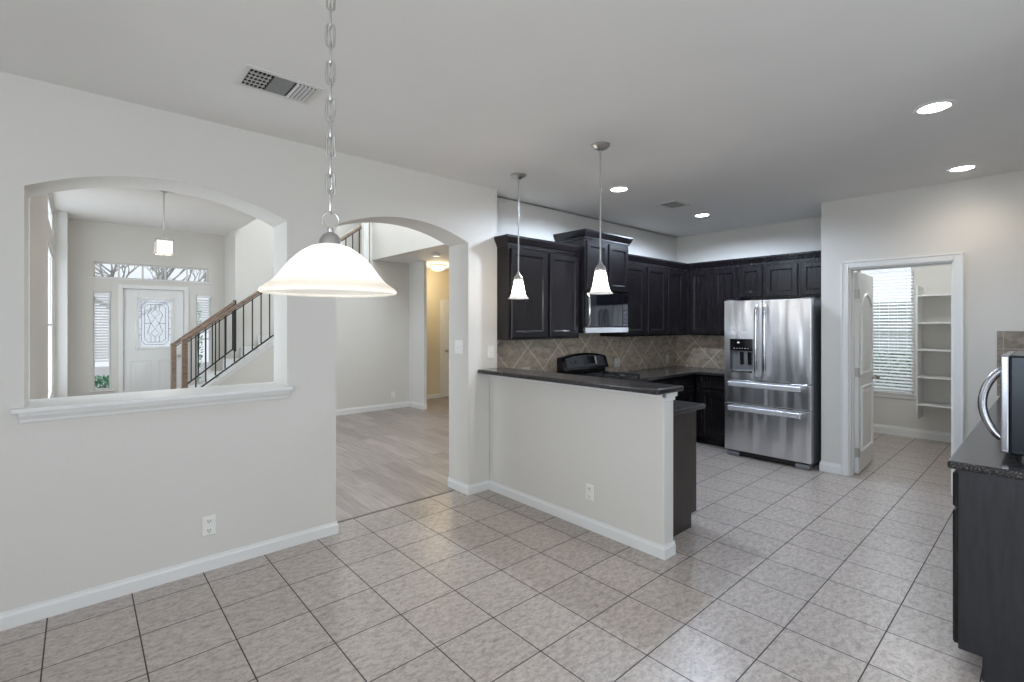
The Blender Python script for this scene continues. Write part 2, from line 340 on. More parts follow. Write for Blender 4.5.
# ------------------------------------------------------------------ mesh builder
class MB:
    def __init__(s): s.v = []; s.f = []
    def add(s, vs, fs):
        b = len(s.v); s.v += [tuple(v) for v in vs]; s.f += [tuple(b + i for i in f) for f in fs]; return s
    def box(s, x0, x1, y0, y1, z0, z1):
        if x0 > x1: x0, x1 = x1, x0
        if y0 > y1: y0, y1 = y1, y0
        if z0 > z1: z0, z1 = z1, z0
        vs = [(x, y, z) for z in (z0, z1) for y in (y0, y1) for x in (x0, x1)]
        return s.add(vs, [(0, 2, 3, 1), (4, 5, 7, 6), (0, 1, 5, 4), (2, 6, 7, 3), (0, 4, 6, 2), (1, 3, 7, 5)])
    def prism(s, poly, axis, a, b):
        """extrude a 2-D polygon along an axis: 'x' -> (y,z), 'y' -> (x,z), 'z' -> (x,y)"""
        def pt(u, v, w):
            return (w, u, v) if axis == 'x' else (u, w, v) if axis == 'y' else (u, v, w)
        n = len(poly)
        vs = [pt(u, v, a) for u, v in poly] + [pt(u, v, b) for u, v in poly]
        fs = [tuple(range(n)), tuple(range(2 * n - 1, n - 1, -1))]
        fs += [(i, (i + 1) % n + 0, (i + 1) % n + n, i + n) for i in range(n)]
        return s.add(vs, fs)
    def cyl(s, p0, p1, r0, r1=None, n=16, caps=True):
        p0, p1 = Vector(p0), Vector(p1); r1 = r0 if r1 is None else r1
        d = (p1 - p0).normalized(); u = d.orthogonal().normalized(); w = d.cross(u)
        vs = []
        for p, r in ((p0, r0), (p1, r1)):
            for i in range(n):
                a = 2 * PI * i / n; vs.append(p + r * (math.cos(a) * u + math.sin(a) * w))
        fs = [(i, (i + 1) % n, n + (i + 1) % n, n + i) for i in range(n)]
        if caps: fs += [tuple(range(n - 1, -1, -1)), tuple(range(n, 2 * n))]
        return s.add(vs, fs)
    def tube(s, pts, r, n=8, closed=False, radii=None):
        pts = [Vector(p) for p in pts]; m = len(pts); vs = []; ref = None
        for i, p in enumerate(pts):
            a = pts[(i - 1) % m] if (closed or i > 0) else p
            b = pts[(i + 1) % m] if (closed or i < m - 1) else p
            d = (b - a).normalized()
            if ref is None: ref = d.orthogonal().normalized()
            u = (ref - d * ref.dot(d)).normalized(); ref = u; w = d.cross(u)
            rr = radii[i] if radii else r
            for k in range(n):
                an = 2 * PI * k / n; vs.append(p + rr * (math.cos(an) * u + math.sin(an) * w))
        fs = []
        for i in range(m if closed else m - 1):
            j = (i + 1) % m
            for k in range(n):
                fs.append((i * n + k, i * n + (k + 1) % n, j * n + (k + 1) % n, j * n + k))
        if not closed: fs += [tuple(range(n - 1, -1, -1)), tuple(range((m - 1) * n, m * n))]
        return s.add(vs, fs)
    def lathe(s, prof, n=40, c=(0, 0, 0), close=False, caps=True):
        vs = []; m = len(prof)
        for r, z in prof:
            for k in range(n):
                a = 2 * PI * k / n; vs.append((c[0] + r * math.cos(a), c[1] + r * math.sin(a), c[2] + z))
        fs = []
        for i in range(m if close else m - 1):
            j = (i + 1) % m
            for k in range(n):
                fs.append((i * n + k, i * n + (k + 1) % n, j * n + (k + 1) % n, j * n + k))
        if not close and caps:
            if prof[0][0] > 1e-6: fs.append(tuple(range(n - 1, -1, -1)))
            if prof[-1][0] > 1e-6: fs.append(tuple(range((m - 1) * n, m * n)))
        return s.add(vs, fs)
    def panel(s, x0, x1, z0, z1, y0, y1, rail=0.058, bead=0.014, depth=0.010, raised=False):
        """cabinet door: slab with recessed centre; the front is at y0 (< y1)"""
        def ring(d, y): return [(x0 + d, y, z0 + d), (x1 - d, y, z0 + d), (x1 - d, y, z1 - d), (x0 + d, y, z1 - d)]
        e = 0.006
        rings = [ring(0, y1), ring(0, y0 + e), ring(e, y0), ring(rail, y0), ring(rail + bead, y0 + depth)]
        if raised: rings += [ring(rail + bead + 0.025, y0 + depth), ring(rail + bead + 0.045, y0 + 0.002)]
        vs = [p for r in rings for p in r]; fs = [(0, 1, 2, 3)]
        for i in range(len(rings) - 1):
            for k in range(4):
                a, b = i * 4 + k, i * 4 + (k + 1) % 4
                fs.append((a, a + 4, b + 4, b))
        l = (len(rings) - 1) * 4
        fs.append((l + 3, l + 2, l + 1, l))
        return s.add(vs, fs)
    def build(s, name, mat, parent=None, bevel=0.0, smooth=False, seg=2, weld=False):
        me = bpy.data.meshes.new(name); me.from_pydata(s.v, [], s.f)
        bm = bmesh.new(); bm.from_mesh(me)
        if weld: bmesh.ops.remove_doubles(bm, verts=bm.verts, dist=1e-4)
        bmesh.ops.recalc_face_normals(bm, faces=bm.faces)
        bm.to_mesh(me); bm.free()
        me.materials.append(mat)
        if smooth:
            me.polygons.foreach_set('use_smooth', [True] * len(me.polygons))
            try: me.set_sharp_from_angle(angle=math.radians(38))
            except Exception: pass
        o = bpy.data.objects.new(name, me); COL.objects.link(o)
        if parent: o.parent = parent
        if bevel > 0:
            b = o.modifiers.new('bevel', 'BEVEL'); b.width = bevel; b.segments = seg; b.limit_method = 'ANGLE'; b.angle_limit = math.radians(50)
        return o

def thing(name, label, cat, loc=(0, 0, 0), rz=0.0, group=None):
    o = bpy.data.objects.new(name, None); COL.objects.link(o)
    o.location = loc; o.rotation_euler = (0, 0, rz); o.empty_display_size = 0.1
    return tag(o, label, cat, group)
def tag(o, label, cat, group=None):
    o['label'] = label; o['category'] = cat
    if group: o['group'] = group
    return o
def struct(o, label=None):
    o['kind'] = 'structure'
    if label: o['label'] = label
    return o

# ================================================================== THE SETTING
struct(MB().box(-2.75, 8.37, -2.35, 3.62, -0.1, 0).build('floor', M['tile']), 'taupe square ceramic tile floor of the breakfast room and kitchen')
struct(MB().box(-0.55, 8.2, 3.62, 9.85, -0.1, 0).build('floor', M['plank']), 'grey oak plank floor of the room beyond the arches')
struct(MB().box(-2.75, 8.37, -2.35, 3.75, H, H + 0.12).build('ceiling', M['ceil']), 'smooth painted kitchen ceiling')
struct(MB().box(-0.55, 1.96, 3.75, 9.85, HF, HF + 0.12).build('ceiling', M['ceil']), 'ceiling of the front entry')
struct(MB().box(1.84, 6.8, 3.5, 9.1, HT, HT + 0.12).build('ceiling', M['ceil']), 'high ceiling over the stair hall')
struct(MB().box(3.9, 6.8, 3.75, 8.9, HS, HS + 0.2).build('ceiling', M['ceil']), 'lowered ceiling over the back hall')

# --- long arched wall on the left
YL, TW = 3.448, 0.30
def arch_wall(name, x0, x1, y0, y1, h, openings, mat):
    """openings: (xa, xb, sill, spring, apex) - segmental arches"""
    mb = MB(); cuts = []
    x = x0
    def solid(a, b): mb.box(a, b, y0, y1, 0, h)
    for xa, xb, sill, sp, ap in openings:
        solid(x, xa)
        n = 28; half = (xb - xa) / 2; rise = ap - sp
        R = (half * half + rise * rise) / (2 * rise); cx = (xa + xb) / 2
        zc = ap - R
        top = [(xa + (xb - xa) * i / n) for i in range(n + 1)]
        zz = [zc + math.sqrt(max(0, R * R - (t - cx) ** 2)) for t in top]
        poly = [(xa, h)] + list(zip(top, zz)) + [(xb, h)]
        for i in range(n):
            mb.add([(top[i], y0, zz[i]), (top[i + 1], y0, zz[i + 1]), (top[i + 1], y0, h), (top[i], y0, h),
                    (top[i], y1, zz[i]), (top[i + 1], y1, zz[i + 1]), (top[i + 1], y1, h), (top[i], y1, h)],
                   [(0, 1, 2, 3), (7, 6, 5, 4), (4, 5, 1, 0), (3, 2, 6, 7)])
        if sill > 0: mb.box(xa, xb, y0, y1, 0, sill)
        x = xb
    solid(x, x1)
    return mb
o = arch_wall('wall_left', -2.6, 2.888, YL, YL + TW, H, [(-0.205, 1.045, 1.065, 2.195, 2.342), (1.378, 2.558, 0, 2.215, 2.345)], None).build('wall_left', M['wall'])
struct(o, 'long painted wall with an arched pass-through and an arched doorway')
# wall above the kitchen ceiling seen from the tall room behind (upper floor)
struct(MB().box(1.84, 6.8, YL + 0.15, YL + TW, H, HT).build('wall_upper', M['wall']))
# sill of the pass-through
mb = MB().box(-0.25, 1.072, YL - 0.05, YL + TW + 0.05, 1.060, 1.082)
mb.prism([(YL, 1.005), (YL - 0.012, 1.005), (YL - 0.016, 1.022), (YL - 0.030, 1.040), (YL - 0.036, 1.060), (YL, 1.060)], 'x', -0.225, 1.055)
struct(mb.build('trim_1', M['trim'], bevel=0.004), 'moulded white sill of the arched pass-through')

def baseboard(name, path, h=0.085, t=0.014):
    """mitred run along a path of xy points; the room lies to the left of the direction of travel"""
    P_ = [Vector(p) for p in path]
    prof = [(0, 0), (t, 0), (t, h * 0.72), (t * 0.6, h * 0.86), (t * 0.5, h), (0, h)]
    k = len(prof); vs = []
    for i, p in enumerate(P_):
        dirs = []
        if i > 0: dirs.append((p - P_[i - 1]).normalized())
        if i < len(P_) - 1: dirs.append((P_[i + 1] - p).normalized())
        ns = [Vector((-d.y, d.x)) for d in dirs]
        m_ = ns[0] if len(ns) == 1 else (ns[0] + ns[1]) / (1 + ns[0].dot(ns[1]))
        for d, z in prof: vs.append((p.x + m_.x * d, p.y + m_.y * d, z))
    fs = [tuple(range(k)), tuple(range(len(vs) - 1, len(vs) - k - 1, -1))]
    for q in range(len(P_) - 1):
        fs += [(q * k + i, q * k + (i + 1) % k, (q + 1) * k + (i + 1) % k, (q + 1) * k + i) for i in range(k)]
    return struct(MB().add(vs, fs).build(name, M['trim']))
baseboard('baseboard_left', [(1.378, YL + TW), (1.378, YL), (-2.6, YL)])
struct(MB().box(1.378, 2.53, 3.612, 3.634, 0.0, 0.004).build('trim_2', M['strip']), 'dark joint between tile and plank floor')

# --- peninsula half wall
XH0, XH1, YH0 = 2.790, 2.910, 1.672
struct(MB().box(XH0, XH1, YH0, YL, 0, 1.055).build('wall_peninsula', M['wall'], bevel=0.01, seg=3), 'white half wall closing the kitchen peninsula')
baseboard('baseboard_peninsula', [(2.558, YL + TW), (2.558, YL), (XH0, YL), (XH0, YH0), (XH1, YH0)][::-1])
mb = MB().box(XH0 - 0.018, XH0, YH0 - 0.018, YL, 1.030, 1.060)
mb.box(XH0 - 0.018, XH1 + 0.018, YH0 - 0.018, YH0, 1.030, 1.060).box(XH0, XH1 + 0.008, YH0 - 0.008, YH0, 1.005, 1.030)
struct(mb.build('trim_3', M['trim'], bevel=0.006), 'white moulding under the bar top')

# --- kitchen walls
YR, XF, XP = 3.627, 6.39, 5.674
struct(MB().box(2.888, 6.51, YR, YR + 0.12, 0, H + 0.02).build('wall_kitchen_left', M['wall']), 'kitchen wall behind the range')
struct(MB().box(XF, XF + 0.12, 1.49, YR, 0, H).build('wall_kitchen_far', M['wall']), 'kitchen wall behind the refrigerator')
struct(MB().box(XP + 0.12, XF, 1.49, 1.608, 0, H).build('wall_alcove', M['wall']))
mb = MB().box(XP, XP + 0.12, 1.368, 1.608, 0, H).box(XP, XP + 0.12, -0.47, 0.597, 0, H).box(XP, XP + 0.12, 0.597, 1.368, 2.052, H)
struct(mb.build('wall_pantry', M['wall']), 'painted wall with the pantry doorway')
struct(MB().box(2.78, XP, -0.47, -0.35, 0, H).build('wall_right', M['wall']))
struct(MB().box(2.78, 2.90, -2.2, -0.47, 0, H).build('wall_right', M['wall']))
# backsplash tile faces
mb = MB().box(2.89, XF - 0.01, YR - 0.010, YR, 0.91, 1.38).box(XF - 0.010, XF, 2.56, YR, 0.91, 1.40)
struct(mb.build('wall_backsplash', M['splash']), 'brown stone tile backsplash laid on the diagonal')
struct(MB().box(XP - 0.010, XP, -0.35, 0.332, 0.91, 1.444).build('wall_backsplash', M['splash_straight']), 'brown tile backsplash above the right counter')
# pantry room
XB = 8.25
wy0, wy1, wz0, wz1 = 1.262, 1.905, 0.575, 2.315
mb = MB().box(XB, XB + 0.12, 0.1, wy0, 0, H).box(XB, XB + 0.12, wy1, 2.62, 0, H).box(XB, XB + 0.12, wy0, wy1, 0, wz0).box(XB, XB + 0.12, wy0, wy1, wz1, H)
struct(mb.build('wall_pantry_back', M['wall']), 'back wall of the pantry')
struct(MB().box(XF + 0.12, XB, 2.5, 2.62, 0, H).build('wall_pantry_left', M['wall']))
struct(MB().box(XP + 0.12, XB, 0.1, 0.22, 0, H).build('wall_pantry_right', M['wall']))
baseboard('baseboard_pantry', [(XB, 0.22), (XB, 2.5)], h=0.12)
# doorway casing
cw, ct = 0.064, 0.018
mb = MB()
for x in (XP, ):
    for a, b, z0, z1 in ((1.368, 1.368 + cw, 0, 2.052 + cw), (0.597 - cw, 0.597, 0, 2.052 + cw), (0.597, 1.368, 2.052, 2.052 + cw)):
        mb.box(x - ct, x, a, b, z0, z1)
    for a, b, z0, z1 in ((1.368 + cw - 0.014, 1.368 + cw, 0, 2.052 + cw), (0.597 - cw, 0.597 - cw + 0.014, 0, 2.052 + cw), (0.597 - cw, 1.368 + cw, 2.052 + cw - 0.014, 2.052 + cw)):
        mb.box(x - ct - 0.006, x - ct, a, b, z0, z1)
mb.box(XP, XP + 0.12, 1.355, 1.368, 0, 2.052).box(XP, XP + 0.12, 0.597, 0.610, 0, 2.052).box(XP, XP + 0.12, 0.61, 1.355, 2.039, 2.052)
mb.box(XP + 0.055, XP + 0.07, 1.343, 1.355, 0, 2.039).box(XP + 0.055, XP + 0.07, 0.610, 0.622, 0, 2.039).box(XP + 0.055, XP + 0.07, 0.622, 1.343, 2.027, 2.039)
struct(mb.build('trim_4', M['trim'], bevel=0.003), 'white casing round the pantry doorway')
baseboard('baseboard_pantry_front', [(XP, 1.368 + cw), (XP, 1.608), (XF, 1.608)], h=0.1)
baseboard('baseboard_pantry_front', [(XP, 0.33), (XP, 0.597 - cw)], h=0.1)

# --- walls behind the camera, with a window bank and a patio door placed for its light
def pierced(mk, a0, a1, h, holes):
    """mk(a,b,z0,z1) makes a slab; holes = (a,b,z0,z1)"""
    a = a0
    for ha, hb, z0, z1 in holes:
        mk(a, ha, 0, h)
        if z0 > 0: mk(ha, hb, 0, z0)
        if z1 < h: mk(ha, hb, z1, h)
        a = hb
    mk(a, a1, 0, h)
def window_frame(name, axis, c0, c1, z0, z1, p0, p1, mull=0, rails=1, t=0.045, mat='trim', label=None):
    """frame, mullions and pane filling an opening; axis 'x' -> window runs along x between p0..p1 in y"""
    mb = MB(); g = MB()
    mid = (p0 + p1) / 2
    def bar(a, b, za, zb, q=0.5):
        u, v = mid - (p1 - p0) * q / 2, mid + (p1 - p0) * q / 2
        if axis == 'x': mb.box(a, b, u, v, za, zb)
        else: mb.box(u, v, a, b, za, zb)
    bar(c0, c0 + t, z0, z1); bar(c1 - t, c1, z0, z1); bar(c0 + t, c1 - t, z0, z0 + t); bar(c0 + t, c1 - t, z1 - t, z1)
    for i in range(mull):
        c = c0 + (c1 - c0) * (i + 1) / (mull + 1); bar(c - 0.012, c + 0.012, z0 + t, z1 - t, 0.4)
    for i in range(rails):
        z = z0 + (z1 - z0) * (i + 1) / (rails + 1); bar(c0 + t, c1 - t, z - 0.012, z + 0.012, 0.38)
    if axis == 'x': g.box(c0 + t, c1 - t, mid - 0.003, mid + 0.003, z0 + t, z1 - t)
    else: g.box(mid - 0.003, mid + 0.003, c0 + t, c1 - t, z0 + t, z1 - t)
    o = struct(mb.build(name, M[mat], bevel=0.003), label)
    g.build('pane', M['pane'], o)
    return o
mb = MB()
pierced(lambda a, b, z0, z1: mb.box(-2.72, -2.6, a, b, z0, z1), -2.35, 3.75, H, [(-2.02, -1.08, 0.75, 2.25), (-1.02, -0.08, 0.75, 2.25), (-0.02, 0.92, 0.75, 2.25)])
struct(mb.build('wall_rear', M['wall']))
for k, a in enumerate((-2.02, -1.02, -0.02)):
    window_frame('window_%d' % (3 + k), 'y', a, a + 0.94, 0.75, 2.25, -2.72, -2.6)
mb = MB()
pierced(lambda a, b, z0, z1: mb.box(a, b, -2.32, -2.2, z0, z1), -2.6, 2.90, H, [(0.35, 2.25, 0.0, 2.2)])
struct(mb.build('wall_rear', M['wall']))
window_frame('window_6', 'x', 0.35, 2.25, 0.0, 2.2, -2.32, -2.2, mull=1, rails=0)

# --- front rooms
YD = 9.70
mb = MB()
pierced(lambda a, b, z0, z1: mb.box(-0.42, -0.25, a, b, z0, z1), YL + TW, YD + 0.15, HF, [(3.86, 4.62, 0.55, 2.44), (7.25, 9.08, 0.55, 3.02)])
mb.box(-0.42, -0.25, 7.25, 9.08, 2.44, 2.66)
mb2 = MB()
struct(mb.build('wall_front_left', M['wall']), 'side wall of the front room, seen edge-on')
window_frame('window_11', 'y', 3.86, 4.62, 0.55, 2.44, -0.32, -0.252, mull=0, rails=1)  # hidden window added to let light onto the arch jamb
window_frame('window_2', 'y', 7.25, 9.08, 0.55, 2.44, -0.32, -0.252, mull=0, rails=1)
window_frame('window_12', 'y', 7.25, 9.08, 2.66, 3.02, -0.32, -0.252, mull=0, rails=0)
struct(MB().box(-0.25, -0.122, 9.2, YD, 0, HF).build('trim_5', M['trim']), 'white pier beside the entry wall')
mb = MB()
dx0, dx1, dz = 0.512, 1.312, 2.062
holes = [(0.16, 0.368, 0.495, 1.99), (dx0, dx1, 0.0, dz), (1.482, 1.698, 0.495, 2.0)]
pierced(lambda a, b, z0, z1: mb.box(a, b, YD, YD + 0.15, z0, z1), -0.42, 2.02, 2.215, holes)
pierced(lambda a, b, z0, z1: mb.box(a, b, YD, YD + 0.15, z0 + 2.215, z1 + 2.215), -0.42, 2.02, HF - 2.215, [(0.166, 1.66, 0.0, 0.235)])
struct(mb.build('wall_front', M['wall']), 'entry wall with door, sidelights and transom')
window_frame('window_7', 'x', 0.16, 0.368, 0.495, 1.99, YD + 0.03, YD + 0.11, rails=0, t=0.02, label='left sidelight of the front door')
window_frame('window_8', 'x', 1.482, 1.698, 0.495, 2.0, YD + 0.03, YD + 0.11, rails=1, t=0.02, label='right sidelight of the front door')
window_frame('window_9', 'x', 0.166, 1.66, 2.215, 2.45, YD + 0.03, YD + 0.11, mull=4, rails=0, t=0.018, label='five-light transom over the front door')
mb = MB().box(0.10, 1.73, YD - 0.025, YD + 0.03, 2.195, 2.215)
mb.box(0.12, 0.405, YD - 0.03, YD + 0.03, 0.475, 0.495).box(1.45, 1.73, YD - 0.03, YD + 0.03, 0.475, 0.495)
mb.box(dx0 - 0.06, dx0, YD - 0.016, YD, 0, dz + 0.06).box(dx1, dx1 + 0.06, YD - 0.016, YD, 0, dz + 0.06).box(dx0, dx1, YD - 0.016, YD, dz, dz + 0.06)
struct(mb.build('trim_6', M['trim'], bevel=0.003), 'white trim round the front door and its sidelights')
# wall behind the stairs
struct(MB().box(1.90, 2.02, 8.9, YD + 0.15, 0, HT).build('wall_stair_return', M['wall']))
struct(MB().box(2.02, 6.8, 8.9, 9.02, 0, HT).build('wall_stair_back', M['wall']), 'wall behind the staircase')
struct(MB().box(1.84, 1.96, YL + TW, 8.9, HF + 0.12, HT).build('wall_upper', M['wall']))
# stringer wall and living wall on one plane
YS = 7.87
def rail_z(x): return 1.26 + 0.748 * (x - 1.039)
top0, xs1 = rail_z(1.12) - 0.87, 3.74
poly = [(1.12, 0), (4.5, 0), (4.5, HT), (xs1, HT), (xs1, rail_z(xs1) - 0.87), (1.12, top0)]
struct(MB().prism(poly, 'y', YS, YS + 0.10).build('wall_stair', M['wall']), 'white wall under and beside the staircase')
dz_ = 0.87
poly = [(1.10, top0 - 0.02), (1.10, top0 - 0.075), (xs1, rail_z(xs1) - dz_ - 0.06), (xs1, rail_z(xs1) - dz_ - 0.005)]
mb = MB().prism(poly, 'y', YS - 0.012, YS)
poly = [(1.10, top0 - 0.022), (xs1, rail_z(xs1) - dz_ - 0.002), (xs1, rail_z(xs1) - dz_ + 0.022), (1.10, top0 + 0.002)]
mb.prism(poly, 'y', YS - 0.025, YS + 0.125)
struct(mb.build('trim_7', M['trim']), 'white skirt cap along the stair wall')
struct(MB().box(3.78, 3.90, YL + TW, YS, HS, HT).build('wall_upper', M['wall']), 'upper wall above the lowered hall ceiling')
struct(MB().box(4.5, 4.56, 7.37, 8.4, 0, HS).build('wall_hall_end', M['trim']), 'white end of the wall at the back hall')
struct(MB().box(4.5, 6.8, 8.4, 8.52, 0, HS).build('wall_hall', M['hall']), 'warm lit wall of the back hall')
struct(MB().box(6.68, 6.8, YR + 0.12, 8.4, 0, HS).build('wall_hall', M['hall']))
struct(MB().box(6.68, 6.8, YL + 0.15, 9.0, HS + 0.2, HT).build('wall_upper', M['wall']))
baseboard('baseboard_stair', [(4.56, 7.37), (4.5, 7.37), (4.5, YS), (1.12, YS)], h=0.1)
baseboard('baseboard_hall', [(5.5, 8.4), (4.56, 8.4)], h=0.09)
# stairs
mb = MB()
pts = []
n0 = 14
x = 0.70
poly = [(0.70, 0)]
for i in range(n0):
    xi = 0.70 + 0.254 * i; zi = 0.19 * (i + 1)
    poly += [(xi, zi), (xi + 0.254, zi)]
poly += [(0.70 + 0.254 * n0, 0)]
struct(MB().prism(poly, 'y', YS + 0.125, 8.875).build('staircase', M['trim']), 'white painted stair flight rising to the right')
# blank white panels added above the view, behind the two added stair lamps
struct(MB().box(2.15, 3.65, 8.895, 8.905, 3.75, 5.05).box(2.0, 3.8, YL + TW - 0.005, YL + TW + 0.006, 3.6, 4.85).build('window_10', M['blind']))

# --- front door
fd = MB(); 
fx0, fx1, fy0, fy1 = dx0 + 0.004, dx1 - 0.004, YD + 0.03, YD + 0.075
gx0, gx1, gz0, gz1 = 0.700, 1.146, 1.125, 1.905
fd.box(fx0, gx0, fy0, fy1, 0.005, dz - 0.004).box(gx1, fx1, fy0, fy1, 0.005, dz - 0.004).box(gx0, gx1, fy0, fy1, 0.005, gz0).box(gx0, gx1, fy0, fy1, gz1, dz - 0.004)
for a, b in ((0.60, 0.875), (0.955, 1.23)):
    fd.panel(a, b, 0.25, 0.93, fy0 - 0.004, fy0 + 0.01, rail=0.012, bead=0.012, depth=0.008, raised=True)
front_door = struct(fd.build('door_2', M['door'], bevel=0.002), 'white front door with a leaded glass light')
f = MB()
for a, b, z0, z1 in ((gx0 - 0.03, gx0 + 0.012, gz0 - 0.03, gz1 + 0.03), (gx1 - 0.012, gx1 + 0.03, gz0 - 0.03, gz1 + 0.03), (gx0, gx1, gz0 - 0.03, gz0 + 0.012), (gx0, gx1, gz1 - 0.012, gz1 + 0.03)):
    f.box(a, b, fy0 - 0.012, fy0 + 0.01, z0, z1)
f.build('glass_frame', M['trim'], front_door, bevel=0.004)
MB().box(gx0, gx1, fy0 + 0.018, fy0 + 0.024, gz0, gz1).build('glass', M['frost'], front_door)
l = MB()
gc = (gx0 + gx1) / 2
def came(pts, closed=False): l.tube([(a, fy0 + 0.014, b) for a, b in pts], 0.0036, 6, closed)
def octo(d, c):
    a, b, z0, z1 = gx0 + d, gx1 - d, gz0 + d, gz1 - d
    return [(a + c, z0), (b - c, z0), (b, z0 + c), (b, z1 - c), (b - c, z1), (a + c, z1), (a, z1 - c), (a, z0 + c)]
came(octo(0.045, 0.06), True); came(octo(0.085, 0.05), True)
zc = (gz0 + gz1) / 2
for s_ in (-1, 1):
    came([(gc + s_ * 0.055, gz0 + 0.085), (gc + s_ * 0.055, gz0 + 0.18), (gc + s_ * 0.10, gz0 + 0.25), (gc + s_ * 0.055, zc), (gc + s_ * 0.10, gz1 - 0.25), (gc + s_ * 0.055, gz1 - 0.18), (gc + s_ * 0.055, gz1 - 0.085)])
came([(gc, gz0 + 0.085), (gc, gz0 + 0.16), (gc - 0.055, gz0 + 0.23), (gc, zc - 0.09), (gc + 0.055, gz0 + 0.23), (gc, gz0 + 0.16)])
came([(gc, gz1 - 0.085), (gc, gz1 - 0.16), (gc - 0.055, gz1 - 0.23), (gc, zc + 0.09), (gc + 0.055, gz1 - 0.23), (gc, gz1 - 0.16)])
came([(gc, zc - 0.09), (gc - 0.05, zc), (gc, zc + 0.09), (gc + 0.05, zc)], True)
came([(gx0 + 0.085, zc), (gc - 0.055, zc)]); came([(gc + 0.055, zc), (gx1 - 0.085, zc)])
for z in (gz0 + 0.2, gz0 + 0.3, gz1 - 0.3, gz1 - 0.2):
    came([(gx0 + 0.01, z), (gx0 + 0.045, z)]); came([(gx1 - 0.045, z), (gx1 - 0.01, z)])
l.build('leading', M['lead'], front_door)
for z in (0.25, 1.05, 1.85):
    MB().box(fx0 - 0.012, fx0 + 0.008, fy0 - 0.010, fy0 + 0.002, z - 0.05, z + 0.05).build('hinge', M['nickel'], front_door)
k = MB().lathe([(0.0, 0), (0.03, 0), (0.03, 0.008), (0.012, 0.012), (0.012, 0.04), (0.027, 0.05), (0.027, 0.068), (0.0, 0.075)], 16)
ko = k.build('door_handle', M['nickel'], front_door, smooth=True); ko.location = (fx1 - 0.07, fy0, 0.98); ko.rotation_euler = (PI / 2, 0, 0)

# --- hall door with casing
mb = MB().box(5.51, 5.575, 8.385, 8.4, 0, 2.0).box(5.575, 6.35, 8.385, 8.4, 1.935, 2.0).box(6.35, 6.415, 8.385, 8.4, 0, 2.0)
struct(mb.build('trim_8', M['trim'], bevel=0.003), 'casing of the hall door')
hd = struct(MB().panel(5.58, 6.345, 0.01, 1.93, 8.362, 8.398, rail=0.11, raised=True).build('door_3', M['door']), 'white door in the back hall')
ko = k.build('door_handle', M['nickel'], hd, smooth=True); ko.location = (5.64, 8.362, 0.95); ko.rotation_euler = (PI / 2, 0, 0)

# --- pantry door, hinged on the left jamb and swung into the pantry
pd_w, pd_h, pd_t = 0.735, 2.02, 0.036
pdoor = MB().box(0, pd_w, 0, pd_t, 0.012, pd_h)
def outline(x0, x1, z0, z1, arch=0.0):
    pts = [(x0, z0), (x1, z0)]
    if arch:
        n = 12
        for i in range(n + 1):
            a = i / n; xx = x1 + (x0 - x1) * a; pts.append((xx, z1 + arch * math.sin(PI * a)))
    else: pts += [(x1, z1), (x0, z1)]
    return pts
def shrink(p, d):
    cx = sum(a for a, _ in p) / len(p); cz = sum(b for _, b in p) / len(p)
    x0, x1 = min(a for a, _ in p), max(a for a, _ in p); z0, z1 = min(b for _, b in p), max(b for _, b in p)
    return [(x0 + d + (a - x0) * (x1 - x0 - 2 * d) / (x1 - x0), z0 + d + (b - z0) * (z1 - z0 - 2 * d) / (z1 - z0)) for a, b in p]
for po in (outline(0.115, pd_w - 0.115, 1.00, 1.68, 0.13), outline(0.115, pd_w - 0.115, 0.22, 0.86)):
    for yy in (-0.001, pd_t + 0.001):
        sg = -1 if yy < 0 else 1
        pdoor.tube([(a, yy, b) for a, b in po], 0.014, 8, True)
        ip = shrink(po, 0.035); ip2 = shrink(po, 0.055)
        n = len(ip)
        vs = [(a, yy, b) for a, b in ip] + [(a, yy + sg * 0.007, b) for a, b in ip2]
        fs = [(i, (i + 1) % n, (i + 1) % n + n, i + n) for i in range(n)] + [tuple(range(n, 2 * n))]
        pdoor.add(vs, fs)
pd = pdoor.build('door_1', M['door'])
struct(pd, 'white two-panel pantry door standing open')
pd.location = (XP + 0.122, 1.352 - 0.036, 0); pd.rotation_euler = (0, 0, math.radians(2.5))
kb = MB()
for sg, y0 in ((-1, 0.0), (1, pd_t)):
    kb.cyl((pd_w - 0.065, y0, 0.93), (pd_w - 0.065, y0 + sg * 0.008, 0.93), 0.030, n=20)
    kb.cyl((pd_w - 0.065, y0, 0.93), (pd_w - 0.065, y0 + sg * 0.045, 0.93), 0.010, n=12)
    kb.cyl((pd_w - 0.065, y0 + sg * 0.034, 0.93), (pd_w - 0.065, y0 + sg * 0.048, 0.93), 0.018, 0.027, n=20)
    kb.cyl((pd_w - 0.065, y0 + sg * 0.048, 0.93), (pd_w - 0.065, y0 + sg * 0.064, 0.93), 0.027, 0.018, n=20)
kb.build('door_handle', M['nickel'], pd, smooth=True)
for z in (0.22, 1.02, 1.80):
    MB().cyl((-0.004, pd_t * 0.0 - 0.004, z - 0.045), (-0.004, pd_t * 0.0 - 0.004, z + 0.045), 0.006, n=10).box(-0.003, 0.0, 0.0, 0.03, z - 0.045, z + 0.045).build('hinge', M['nickel'], pd)

# --- pantry window
window_frame('window_1', 'y', wy0, wy1, wz0, wz1, XB + 0.05, XB + 0.11, rails=1, t=0.04, label='pantry window behind white blinds')
struct(MB().box(XB - 0.03, XB + 0.05, wy0 - 0.03, wy1 + 0.03, wz0 - 0.02, wz0).box(XB - 0.014, XB, wy0 - 0.02, wy1 + 0.02, wz0 - 0.07, wz0 - 0.02).build('trim_9', M['trim'], bevel=0.003), 'sill of the pantry window')

